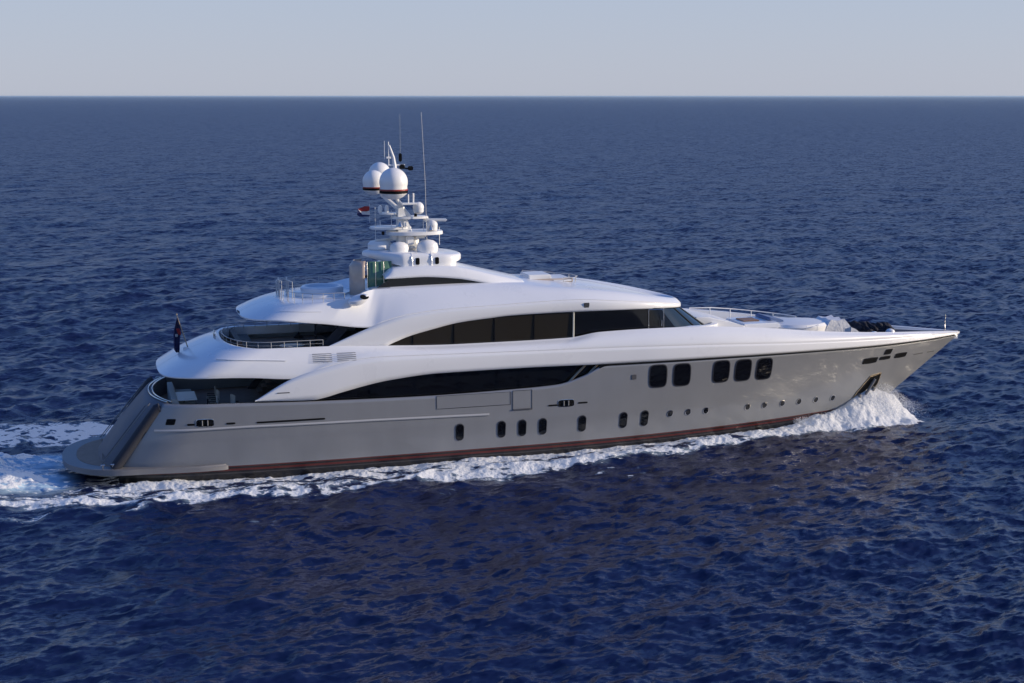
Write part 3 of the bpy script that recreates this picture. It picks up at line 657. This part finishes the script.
# ------------------------------------------------------------ loose things aboard
def flag(name, w, h, mats, parent):
    N = 18; vs = []; fs = []
    o = []
    return o
def cloth(name, cols, parent, w, h, amp, nz, droop):
    """hanging cloth, split in coloured bands along its height; cols = [(z0,z1,material)]"""
    for z0, z1, m, nm in cols:
        b = MB(); NX = 14; NZ = 6; g_ = []
        for i in range(NX+1):
            for j in range(NZ+1):
                u = i/NX; v = (z0+(z1-z0)*j/NZ)
                g_.append(b.bm.verts.new((-u*w*(1-.25*v), amp*math.sin(u*7+v*3)*u, v*h-droop*u)))
        for i in range(NX):
            for j in range(NZ):
                k_ = i*(NZ+1)+j; b.bm.faces.new((g_[k_], g_[k_+1], g_[k_+NZ+2], g_[k_+NZ+1]))
        o = b.build(nm, m, parent); s = o.modifiers.new('t', 'SOLIDIFY'); s.thickness = .015
M['flagblue'] = mat('navy_flag_cloth', (.015, .02, .09), .8); M['flagred'] = mat('red_flag_cloth', (.35, .03, .03), .8); M['flagwhite'] = mat('white_flag_cloth', (.6, .6, .6), .8)
e = tag(empty('ensign', (7.25, .3, 6.72)), 'dark blue ensign hanging on a slanted wooden staff at the stern overhang', 'flag')
MB().tube([(0, 0, 0), (-.62, 0, 2.15)], .035, 8, .02).lathe((-.62, 0, 2.15), [(.02, 0), (.05, .03), (.04, .08), (.01, .1)], 8).build('staff', M['bronze'], e)
MB().box((-.15, 0, .1), (.35, .2, .22), .04).build('staff_socket', M['mastwhite'], e)
cl = empty('flag_cloth', (-.30, -.02, .1)); cl.parent = e
def drape(name, m, parent, pts, th=.12):
    b = MB(); b.tube(pts, th, 10, th*.5); o = b.build(name, m, parent)
    for v in o.data.vertices: v.co.y *= .6
    return o
bpy.data.objects.remove(cl)
def hang(name, m, parent, P, amp=.06):
    """P rows of (x_left, x_right, z); pleated sheet"""
    b = MB(); N = 16; g_ = []
    for (xl, xr, z) in P:
        g_.append([b.bm.verts.new((xl+(xr-xl)*i/N, amp*math.sin(i*1.55+z*2), z)) for i in range(N+1)])
    for a_, c_ in zip(g_, g_[1:]):
        for i in range(N): b.bm.faces.new((a_[i], a_[i+1], c_[i+1], c_[i]))
    o = b.build(name, m, parent, ang=80); s = o.modifiers.new('t', 'SOLIDIFY'); s.thickness = .02; return o
hang('flag_cloth', M['flagblue'], e, [(-.62, -.57, 1.95), (-.72, -.48, 1.6), (-.82, -.40, 1.25), (-.86, -.45, .9), (-.86, -.5, .5), (-.84, -.52, .1), (-.72, -.55, -.1)])
hang('flag_canton', M['flagred'], e, [(-.7, -.5, 1.35), (-.62, -.42, 1.1), (-.55, -.42, .95)], .03).location = (0, -.08, 0)
hang('flag_star', M['flagwhite'], e, [(-.74, -.62, 1.02), (-.76, -.6, .94), (-.74, -.62, .86)], .03).location = (0, -.1, 0)
e = tag(empty('courtesy_flag', (18.3, .2, 14.45)), 'small red, white and blue flag flying from the left side of the radar mast', 'flag')
MB().tube([(0, 0, -.4), (0, 0, .75)], .012, 6).build('halyard', M['mastwhite'], e)
def tri(name, m, P, dy=0):
    b = MB(); v = [b.bm.verts.new((x, .05*math.sin(x*8)+dy, z)) for x, z in P]; b.bm.faces.new(v); o = b.build(name, m, e, smooth=False); s = o.modifiers.new('t', 'SOLIDIFY'); s.thickness = .012
tri('flag_red_field', M['flagred'], [(0, .6), (-.3, .62), (-.72, .45), (-.5, .3), (-.2, .3), (0, .35)])
tri('flag_white_field', M['flagwhite'], [(0, .35), (-.2, .3), (-.5, .3), (-.72, .45), (-.45, .12), (0, .08)])
tri('flag_blue_field', M['flagblue'], [(-.45, .12), (-.72, .45), (-.78, .1), (-.6, -.02), (0, -.02), (0, .08)])
# table and chairs on the aft main deck
def table(name, loc, w, d, h, label, m, round_=False):
    t = tag(empty(name, loc), label, 'table')
    if round_: MB().lathe((0, 0, h), [(w/2-.03, -.05), (w/2, -.03), (w/2, 0), (.01, .01)], 32, 1, d/w).build('table_top', m, t)
    else: MB().box((0, 0, h-.03), (w, d, .06), .025).build('table_top', m, t)
    MB().lathe((0, 0, 0), [(.3, 0), (.28, .05), (.08, .1), (.07, h-.07)], 16).build('pedestal', M['steel'], t)
    return t
table('deck_table', (6.75, -1.3, 3.41), 1.4, 2.4, .9, 'white rectangular table on the shaded aft main deck', M['mastwhite'])
def chair(loc, rz, label, first=[None]):
    if first[0] is None:
        t = empty('deck_chair', loc, rz)
        MB().box((0, 0, .42), (.55, .55, .14), .04).build('seat', M['fabric'], t)
        MB().box((.25, 0, .78), (.1, .55, .62), .04, Matrix.Rotation(R(0), 3, 'Y')).build('backrest', M['fabric'], t)
        for s in (-1, 1):
            MB().box((0, s*.28, .58), (.5, .05, .06), .02).build('armrest', M['teakdark'], t)
            for x in (-.23, .23): MB().tube([(x, s*.25, 0), (x, s*.25, .38)], .025, 6).build('leg', M['teakdark'], t)
        first[0] = t
    else:
        t = first[0].copy(); COL.objects.link(t); t.location = loc; t.rotation_euler.z = rz
        for c in list(first[0].children):
            q = c.copy(); COL.objects.link(q); q.parent = t
    tag(t, label, 'chair', 'cushioned chairs on the aft main deck'); return t
chair((8.35, -2.2, 3.41), 0, 'cream deck chair forward of the white table, nearest the starboard rail')
chair((8.5, -1.1, 3.41), R(8), 'middle cream deck chair forward of the white table')
chair((8.45, .1, 3.41), R(-6), 'cream deck chair forward of the white table, farthest from the starboard rail')
chair((9.7, -2.6, 3.41), R(200), 'cream deck chair standing apart between the table chairs and the dark saloon')
table('cocktail_table', (14.0-1.0, -2.6, 6.63), 1.5, 1.0, .62, 'white oval table on the shaded upper aft deck', M['mastwhite'], True)
# bow deck covers
def bag(loc, sx, sy, sz, seed):
    rnd = random.Random(seed); b = MB(); bmesh.ops.create_icosphere(b.bm, subdivisions=3, radius=1)
    ph = [rnd.uniform(0, 6) for _ in range(4)]
    for v in b.bm.verts:
        c = v.co; k_ = 1+.16*math.sin(5*c.x+2*c.y+ph[0])+.10*math.sin(13*c.x+11*c.y+ph[3])+.13*math.sin(6*c.y+ph[1]+3*c.z)+.10*math.sin(9*c.x+7*c.z+ph[2])
        v.co = Vector((c.x*sx*k_, c.y*sy*k_, max(c.z, -.75)*sz*k_))
    o = b.build('covered_fender', M['navy'], None, ang=80); o.location = loc; return o
names = ['rearmost', 'second', 'third', 'fourth', 'fifth', 'foremost']
for i in range(6):
    o = bag((51.5+i*.57, .75-.1*i, 5.62-.03*i), .50, .8, .60+.05*((i*7) % 3), i)
    tag(o, '%s navy canvas bundle of the row on the bow deck, counting from the white cover%s' % (names[i], ''), 'bundle', 'navy canvas bundles on the bow deck')
    if i == 0: o['label'] = 'rearmost navy canvas bundle on the bow deck, against the white canvas cover'
    if i == 5: o['label'] = 'foremost navy canvas bundle on the bow deck, nearest the jackstaff'
b = MB(); b.side([(48.5, 5.6), (49.5, 6.78), (50.5, 6.78), (51.1, 6.0), (51.2, 5.5)], -.9, .9)
bmesh.ops.subdivide_edges(b.bm, edges=b.bm.edges[:], cuts=3, use_grid_fill=True)
for v in b.bm.verts: v.co += Vector((.06*math.sin(v.co.y*5+v.co.z*4), .05*math.sin(v.co.x*6), .05*math.sin(v.co.x*5+v.co.y*7)))
o = b.build('canvas_cover', M['cover'], None, ang=25); tag(o, 'large creased white canvas cover over gear on the foredeck', 'cover')
b = MB(); b.side([(50.9, 5.55), (50.95, 6.25), (51.3, 6.1), (52.0, 5.6)], -1.0, -.55); o = b.build('folded_canvas', M['cover'], None, smooth=False)
tag(o, 'small folded white canvas leaning between the large white cover and the navy bundles', 'canvas')

# ------------------------------------------------------------ the sea: one sheet out to the horizon, finest near the yacht
def hsh(ix, iy, s):
    v = np.sin(ix*127.1+iy*311.7+s*74.7)*43758.5453; return v-np.floor(v)
def vnoise(x, y, s=0.):
    ix = np.floor(x); iy = np.floor(y); fx_ = x-ix; fy_ = y-iy; fx_ = fx_*fx_*(3-2*fx_); fy_ = fy_*fy_*(3-2*fy_)
    return (hsh(ix, iy, s)*(1-fx_)+hsh(ix+1, iy, s)*fx_)*(1-fy_)+(hsh(ix, iy+1, s)*(1-fx_)+hsh(ix+1, iy+1, s)*fx_)*fy_
def fbm(x, y, s=0., o=4):
    r_ = 0; a_ = .5
    for k_ in range(o): r_ = r_+a_*vnoise(x*2**k_+17*k_, y*2**k_-9*k_, s+k_); a_ *= .5
    return r_/(1-.5**o)
def sst(a_, b_, x): t = np.clip((x-a_)/(b_-a_), 0, 1); return t*t*(3-2*t)
def sea():
    ys = np.r_[[96.012, 96.05, 96.1, 96.2, 96.35, 96.55, 96.8, 97.1], np.arange(97.5, 110, .6), np.arange(110, 700, .65), np.arange(702, 760, 5), np.geomspace(770, 2600, 14)]
    xs = np.r_[-np.geomspace(90, 6000, 40)[::-1], np.arange(-85, 1110, 1.0), 1024+np.geomspace(90, 6000, 40)]
    F2 = np.array([math.sin(YAW), math.cos(YAW)]); R2 = np.array([math.cos(YAW), -math.sin(YAW)])
    v = (341.5-ys)/FPX; den = math.sin(PITCH)-v*math.cos(PITCH)         # downward slope of each row's ray
    t = CAM[2]/den; D = t*(math.cos(PITCH)+v*math.sin(PITCH)); zc = t    # ground distance, axial depth
    u = (xs-512)/FPX
    PX = CAM[0]+D[:, None]*F2[0]+(t[:, None]*u[None, :])*R2[0]; PY = CAM[1]+D[:, None]*F2[1]+(t[:, None]*u[None, :])*R2[1]
    dy = np.abs(np.gradient(D))[:, None]; dx = (t/FPX*1.1)[:, None]
    rng = np.random.default_rng(4)
    Z = np.zeros_like(PX); OX = np.zeros_like(PX); OY = np.zeros_like(PX); lost = np.zeros((len(ys), 1))
    n = 120; wl = np.geomspace(.36, 26, n)*rng.uniform(.93, 1.07, n); base = math.radians(-84)
    amp_mod = .55+.9*fbm(PX/38, PY/38, 5, 3)
    for L in wl:
        th = base+rng.normal(0, .85 if L < 5 else .5); kx, ky = math.cos(th)*2*math.pi/L, math.sin(th)*2*math.pi/L
        ka = .054*(1 if L < 2.2 else (2.2/L)**.8)*(1 if L > .8 else (L/.8)**.3); ph = rng.uniform(0, 6.283)
        kv = abs(kx*F2[0]+ky*F2[1]); kr = abs(kx*R2[0]+ky*R2[1])
        att = np.exp(-((kv*dy)**2+(kr*dx)**2)/3.6)
        lost += ka*ka*(1-att**2)/2
        rows_ = np.where(att[:, 0] > .02)[0]
        if len(rows_) == 0: continue
        r0 = rows_[0]
        P_ = kx*PX[r0:]+ky*PY[r0:]+ph; s_, c_ = np.sin(P_), np.cos(P_); A_ = att[r0:]*ka*L/6.283
        Z[r0:] += A_*c_; OX[r0:] -= A_*s_*math.cos(th)*.75; OY[r0:] -= A_*s_*math.sin(th)*.75
    Z *= amp_mod; OX *= amp_mod; OY *= amp_mod
    # the yacht's disturbance
    X, Yy = PX, PY
    bw = np.maximum(B(X, .15), np.interp(X, [8.0, 11], [4.75, 0])); bw = np.where(X > 53, 0, bw)
    near = (X > -60) & (X < 64) & (np.abs(Yy) < 30)
    ddS = -Yy-bw; ddP = Yy-bw
    n1 = fbm(X/2.2, Yy/1.1, 1, 4); n2 = fbm(X/.55, Yy/.4, 2, 4); n3 = fbm(X/6, Yy/3, 3, 3); n4 = fbm(X/1.3, Yy/.35, 9, 4); n5 = fbm(X/.25, Yy/.25, 14, 2)
    outS = pchip([(-40, 7), (-3.4, 3.6), (4, 4.7), (12, 5.4), (18, 4.2), (24, 4.0), (30.6, 3.1), (37, 2.9), (43.5, 2.4), (48, 2.6), (52, 3.2), (54.5, 3.2), (56, .6), (56.6, .0)])
    outP = pchip([(-40, 10), (-4.5, 8.4), (2, 6.6), (12, 5.6), (30, 4), (43, 2.8), (52, 3), (54.5, 3), (56, .6), (56.6, 0)])
    foam = np.zeros_like(X)
    for dd, out_ in ((ddS, outS), (ddP, outP)):
        e_ = out_(X)*(.80+.55*n1); r_ = dd/np.maximum(e_, .05)
        inside = sst(1.05, .75, r_)*(dd > -.8)*(X < 53)
        streak = .36+.36*sst(14, 38, X)+.3*sst(42, 48, X)
        rim = np.exp(-((r_-.74)/.15)**2)*.33+np.exp(-((r_-.05)/.2)**2)*.42
        dens = np.clip(streak+rim*(X < 34), 0, 1.1)
        if out_ is outS: dens = dens*(1-.75*sst(4, 0, X)*(dd < 1.0))
        else: dens = np.where(X < 6, sst(.8, 2.4, dd)*(.52+.2*np.exp(-((r_-.6)/.3)**2)), dens)
        pat = sst(.66, .38, (n2*.42+n1*.18+n4*.40)-(dens-.5)*.40)
        foam = np.maximum(foam, inside*np.where(dens > .98, np.maximum(pat, .95), pat*.95))
    # light flecks further out
    ws = sst(.60, .70, fbm(X/3.4, Yy/1.4, 12, 4))*sst(.5, .62, n2)*sst(3.2, 1.0, ddS/np.maximum(outS(X), .5))*(ddS > 0)*(X < 40)*.55
    foam = np.maximum(foam, np.where(near, ws, 0))
    # propeller wash
    wsh = sst(1.2, -.8, X)*sst(5.0, 3.6, np.abs(Yy+.2)+1.4*(n1-.5))*sst(-60, -40, X)
    aer = wsh*(.35+.65*sst(.25, .5, n3*.5+n1*.5+sst(0, -5, X)*.3))
    foam = np.maximum(foam, wsh*np.maximum(sst(.50, .68, n1*.4+n2*.6+.22*np.exp(-((Yy+2.2)/1.3)**2)*sst(-.5, -3.5, X)), .52*sst(0, -3, X)))
    aer = np.maximum(aer, .30*sst(.1, .6, foam))
    # heights
    h = 1.55*(.85+.3*n1)*np.exp(-(np.abs(X-53.0)/2.3)**3.0)*np.exp(-((np.minimum(np.abs(ddS), np.abs(ddP))-.7)/1.6)**2)
    dmin = np.where(Yy < 0, ddS, ddP)
    h += .75*np.exp(-((X-49.5)/3.2)**2)*np.exp(-((dmin-.7)/1.1)**2)
    h += .28*np.exp(-((X-42)/7)**2)*np.exp(-((dmin-1.2)/1.0)**2)
    h += .22*np.exp(-((dmin-outS(X)*.7)/1.2)**2)*sst(-20, 5, X)*sst(48, 38, X)
    h += .08*np.exp(-(dmin/1.5)**2)*sst(44, 36, X)*sst(10, 18, X); h += .12*np.exp(-(dmin/1.5)**2)*sst(12, 4, X)*sst(-1, 3, X)
    h += wsh*(1.45*np.exp(-((X+5.0)/3.4)**2)*np.exp(-((Yy-.8)/4.5)**2)*(n1*.7+n2*.25+.3)-.1)
    hb_ = 1.75*np.exp(-(np.abs(X-53.0)/2.4)**3.0)*np.exp(-((np.minimum(np.abs(ddS), np.abs(ddP))-.9)/1.9)**2)
    foam = np.maximum(foam, 1.15*sst(.12, .38, hb_*(.35+1.3*(.5*n1+.5*n2))))
    h = np.where(near, h, 0); foam = np.where(near, foam, 0); aer = np.where(near, aer, 0)
    calm = np.where(near & (dmin < 3) & (X < 57), 1-.45*sst(3, 0, dmin)*sst(-8, -1, X), 1)
    Zt = Z*calm+h*(1+.55*(n1-.5)*2*.6)+foam*(.16*(n2-.4)+.08*(n1-.5)+.10*(n5-.5))*np.where(X > 44, 1.5, 1)
    inside = (dmin < -.35) & (X > 3) & (X < 52.6); Zt = np.where(inside & near, np.minimum(Zt, -.5), Zt)
    und = near & (X > -.6) & (X < 4) & (np.abs(Yy) < 5.2); Zt = np.where(und, np.minimum(Zt, .2), Zt)
    co = np.stack([PX+OX*np.where(near, calm, 1), PY+OY*np.where(near, calm, 1), Zt], -1).reshape(-1, 3)
    nr, nc = PX.shape
    idx = np.arange(nr*nc).reshape(nr, nc)
    q = np.stack([idx[:-1, :-1], idx[1:, :-1], idx[1:, 1:], idx[:-1, 1:]], -1).reshape(-1, 4)
    me = bpy.data.meshes.new('sea'); me.vertices.add(len(co)); me.vertices.foreach_set('co', co.astype(np.float32).ravel())
    me.loops.add(q.size); me.loops.foreach_set('vertex_index', q.astype(np.int32).ravel())
    me.polygons.add(len(q)); me.polygons.foreach_set('loop_start', np.arange(0, q.size, 4, dtype=np.int32))
    me.update(calc_edges=True); me.shade_smooth()
    for nm, arr in (('foam', foam), ('aerated', aer), ('chop', np.broadcast_to(np.sqrt(lost), PX.shape))):
        at_ = me.attributes.new(nm, 'FLOAT', 'POINT'); at_.data.foreach_set('value', np.ascontiguousarray(arr, dtype=np.float32).ravel())
    return me
def sea_mat():
    m = bpy.data.materials.new('sea_water'); m.use_nodes = True; n = m.node_tree; p = n.nodes['Principled BSDF']; Lk = n.links.new
    def att(k_): a_ = n.nodes.new('ShaderNodeAttribute'); a_.attribute_name = k_; return a_.outputs['Fac']
    geo = n.nodes.new('ShaderNodeNewGeometry')
    def noise(sc_, det, vec=None):
        t = n.nodes.new('ShaderNodeTexNoise'); t.inputs['Scale'].default_value = sc_; t.inputs['Detail'].default_value = det
        Lk(vec or geo.outputs['Position'], t.inputs['Vector']); return t
    def vm(op, a_, b_=None, s_=None):
        x = n.nodes.new('ShaderNodeVectorMath'); x.operation = op; Lk(a_, x.inputs[0])
        if b_ is not None:
            if isinstance(b_, tuple): x.inputs[1].default_value = b_
            else: Lk(b_, x.inputs[1])
        if s_ is not None:
            if isinstance(s_, float): x.inputs['Scale'].default_value = s_
            else: Lk(s_, x.inputs['Scale'])
        return x.outputs[0]
    def mm(op, a_, b_, c_=None):
        x = n.nodes.new('ShaderNodeMath'); x.operation = op
        for i, q in enumerate((a_, b_, c_)):
            if q is None: continue
            if isinstance(q, (int, float)): x.inputs[i].default_value = q
            else: Lk(q, x.inputs[i])
        return x.outputs[0]
    # facet normals from ripples too small for the mesh
    mp = n.nodes.new('ShaderNodeMapping'); mp.vector_type = 'TEXTURE'; mp.inputs['Rotation'].default_value = (0, 0, R(-80)); mp.inputs['Scale'].default_value = (.6, 1.6, 1); Lk(geo.outputs['Position'], mp.inputs[0]); W_ = mp.outputs[0]
    c1 = vm('SUBTRACT', noise(1.5, 4, W_).outputs['Color'], (.5, .5, .5)); c2 = vm('SUBTRACT', noise(4.5, 3, W_).outputs['Color'], (.5, .5, .5))
    c0 = vm('SUBTRACT', noise(.4, 3, W_).outputs['Color'], (.5, .5, .5)); c0 = vm('SCALE', c0, None, .6)
    chop = att('chop')
    big = vm('SCALE', vm('ADD', c1, c0), None, mm('MULTIPLY_ADD', chop, 8.0, .22)); small = vm('SCALE', c2, None, .8)
    nn = vm('NORMALIZE', vm('ADD', geo.outputs['Normal'], vm('MULTIPLY', vm('ADD', big, small), (1, 1, 0))))
    p.inputs['IOR'].default_value = 1.333; Lk(mm('MULTIPLY_ADD', chop, .68, .15), p.inputs['Roughness'])
    p.inputs['Base Color'].default_value = (.006, .016, .075, 1)
    Lk(nn, p.inputs['Normal'])
    mx = n.nodes.new('ShaderNodeMix'); mx.data_type = 'RGBA'; Lk(att('aerated'), mx.inputs[0]); mx.inputs[6].default_value = (.006, .012, .052, 1); mx.inputs[7].default_value = (.42, .58, .68, 1)
    Lk(mx.outputs[2], p.inputs['Base Color'])
    fo = n.nodes.new('ShaderNodeBsdfPrincipled'); fo.inputs['Base Color'].default_value = (.88, .88, .87, 1); fo.inputs['Roughness'].default_value = .8; fo.inputs['Specular IOR Level'].default_value = .2
    bu = n.nodes.new('ShaderNodeBump'); bu.inputs['Distance'].default_value = .12; Lk(noise(4, 5).outputs[0], bu.inputs['Height']); Lk(bu.outputs[0], fo.inputs['Normal'])
    mf_ = n.nodes.new('ShaderNodeMapping'); mf_.inputs['Scale'].default_value = (1.0, 2.6, 1.5); Lk(geo.outputs['Position'], mf_.inputs[0])
    fn0 = noise(1.7, 7, mf_.outputs[0]); fn0.inputs['Roughness'].default_value = .62; fn0.inputs['Distortion'].default_value = .6
    fq = n.nodes.new('ShaderNodeMapRange'); fq.inputs[1].default_value = .30; fq.inputs[2].default_value = .70; fq.inputs[3].default_value = .12; fq.inputs[4].default_value = .98; Lk(fn0.outputs[0], fq.inputs[0]); fn = fq.outputs[0]
    fr = n.nodes.new('ShaderNodeMapRange'); fr.interpolation_type = 'SMOOTHSTEP'; fr.inputs[1].default_value = -.09; fr.inputs[2].default_value = .13
    Lk(mm('SUBTRACT', att('foam'), mm('MULTIPLY', fn, 1.0)), fr.inputs[0])
    tl = n.nodes.new('ShaderNodeBsdfTranslucent'); tl.inputs['Color'].default_value = (.85, .86, .86, 1); mf = n.nodes.new('ShaderNodeMixShader'); mf.inputs[0].default_value = .3
    Lk(fo.outputs[0], mf.inputs[1]); Lk(tl.outputs[0], mf.inputs[2])
    ms = n.nodes.new('ShaderNodeMixShader'); Lk(fr.outputs[0], ms.inputs[0]); Lk(p.outputs[0], ms.inputs[1]); Lk(mf.outputs[0], ms.inputs[2])
    Lk(ms.outputs[0], n.nodes['Material Output'].inputs['Surface'])
    return m
M['sea'] = sea_mat(); M['foam'] = mat('white_foam', (.9, .9, .89), .8, spec=.2)
me = sea(); me.materials.append(M['sea']); so_ = bpy.data.objects.new('sea', me); COL.objects.link(so_); tag(so_, 'deep blue choppy open sea reaching the horizon, white foam round the yacht', 'sea', kind='structure')

# spray flung off the bow wave: a multitude of droplets and foam flecks
def spray():
    rng = np.random.default_rng(11); N = 26000; vs = []; fs = []
    tet = np.array([(1, 1, 1), (-1, -1, 1), (-1, 1, -1), (1, -1, -1)], float)/1.7
    k_ = 0
    while k_ < N:
        x = 53.3+rng.normal(0, 1.2); y = -abs(rng.normal(1.0, .9))
        if rng.random() < .3: x = rng.uniform(46, 53); y = -float(B(x, .3))-abs(rng.normal(.4, .5))
        if rng.random() < .15: y = abs(y)
        top_ = 1.75*math.exp(-((x-53.4)/2.0)**2)*math.exp(-((abs(y)-.8)/1.3)**2)+.5
        z = top_*rng.uniform(.3, 1)+abs(rng.normal(0, .12))
        if abs(y) < float(B(min(x, 60), max(z, .1)))+.03: continue
        r_ = .006+.02*rng.random()**3; Q = tet@np.linalg.qr(rng.normal(size=(3, 3)))[0]*r_*np.array([1.3, 1, 1])
        i = len(vs); vs += [tuple(p+np.array([x, y, z])) for p in Q]; fs += [(i, i+1, i+2), (i, i+3, i+1), (i, i+2, i+3), (i+1, i+3, i+2)]; k_ += 1
    me = pydata(vs, fs); return link('bow_spray', me, M['foam'], None, smooth=False)
tag(spray(), 'white spray of droplets flying off the wave at the bow', 'spray', kind='stuff')

# ------------------------------------------------------------ one object for each separate piece
def split(o):
    bm = bmesh.new(); bm.from_mesh(o.data); bm.verts.ensure_lookup_table(); seen = set(); isl = []
    for v in bm.verts:
        if v.index in seen: continue
        st = [v]; seen.add(v.index); cur = []
        while st:
            w_ = st.pop(); cur.append(w_.index)
            for e_ in w_.link_edges:
                x = e_.other_vert(w_)
                if x.index not in seen: seen.add(x.index); st.append(x)
        isl.append(set(cur))
    bm.free()
    if len(isl) < 2: return
    src = o.data
    for k_, keep in enumerate(isl):
        me = src.copy(); b = bmesh.new(); b.from_mesh(me)
        bmesh.ops.delete(b, geom=[v for v in b.verts if v.index not in keep], context='VERTS'); b.to_mesh(me); b.free()
        if k_ == 0: o.data = me
        else:
            q = o.copy(); q.data = me; COL.objects.link(q)
for o in list(bpy.data.objects):
    if o.type == 'MESH' and o.name.split('.')[0] in ('upper_saloon_glass', 'green_glass_screen', 'skylounge_glass', 'wheelhouse_glass', 'saloon_glass', 'windscreen', 'windscreen_post',
       'window_mullion', 'roller', 'bollard', 'rod_antenna', 'deck_vent_hood', 'window_louvre', 'screen_post', 'garage_seam', 'navigation_light', 'stern_rail', 'dome_strut', 'windscreen_curb', 'side_wing', 'roof_wing', 'skylounge_roof', 'anchor'):
        split(o)

HAZE = True
if HAZE:
    bpy.data.meshes
    b = MB(); b.box((0, 0, 0), (2, 2, 2)); hz = b.build('haze', None, None, smooth=False)
    hz.scale = (70000, 70000, 14.5); hz.location = (0, 0, 9.5)
    hm = bpy.data.materials.new('sea_haze'); hm.use_nodes = True; n = hm.node_tree; n.nodes.clear()
    o_ = n.nodes.new('ShaderNodeOutputMaterial'); v = n.nodes.new('ShaderNodeVolumePrincipled'); v.inputs['Density'].default_value = 3.6e-5; v.inputs['Color'].default_value = (.62, .82, 1, 1); v.inputs['Anisotropy'].default_value = .2
    n.links.new(v.outputs[0], o_.inputs['Volume']); hz.data.materials.append(hm); hz['kind'] = 'stuff'
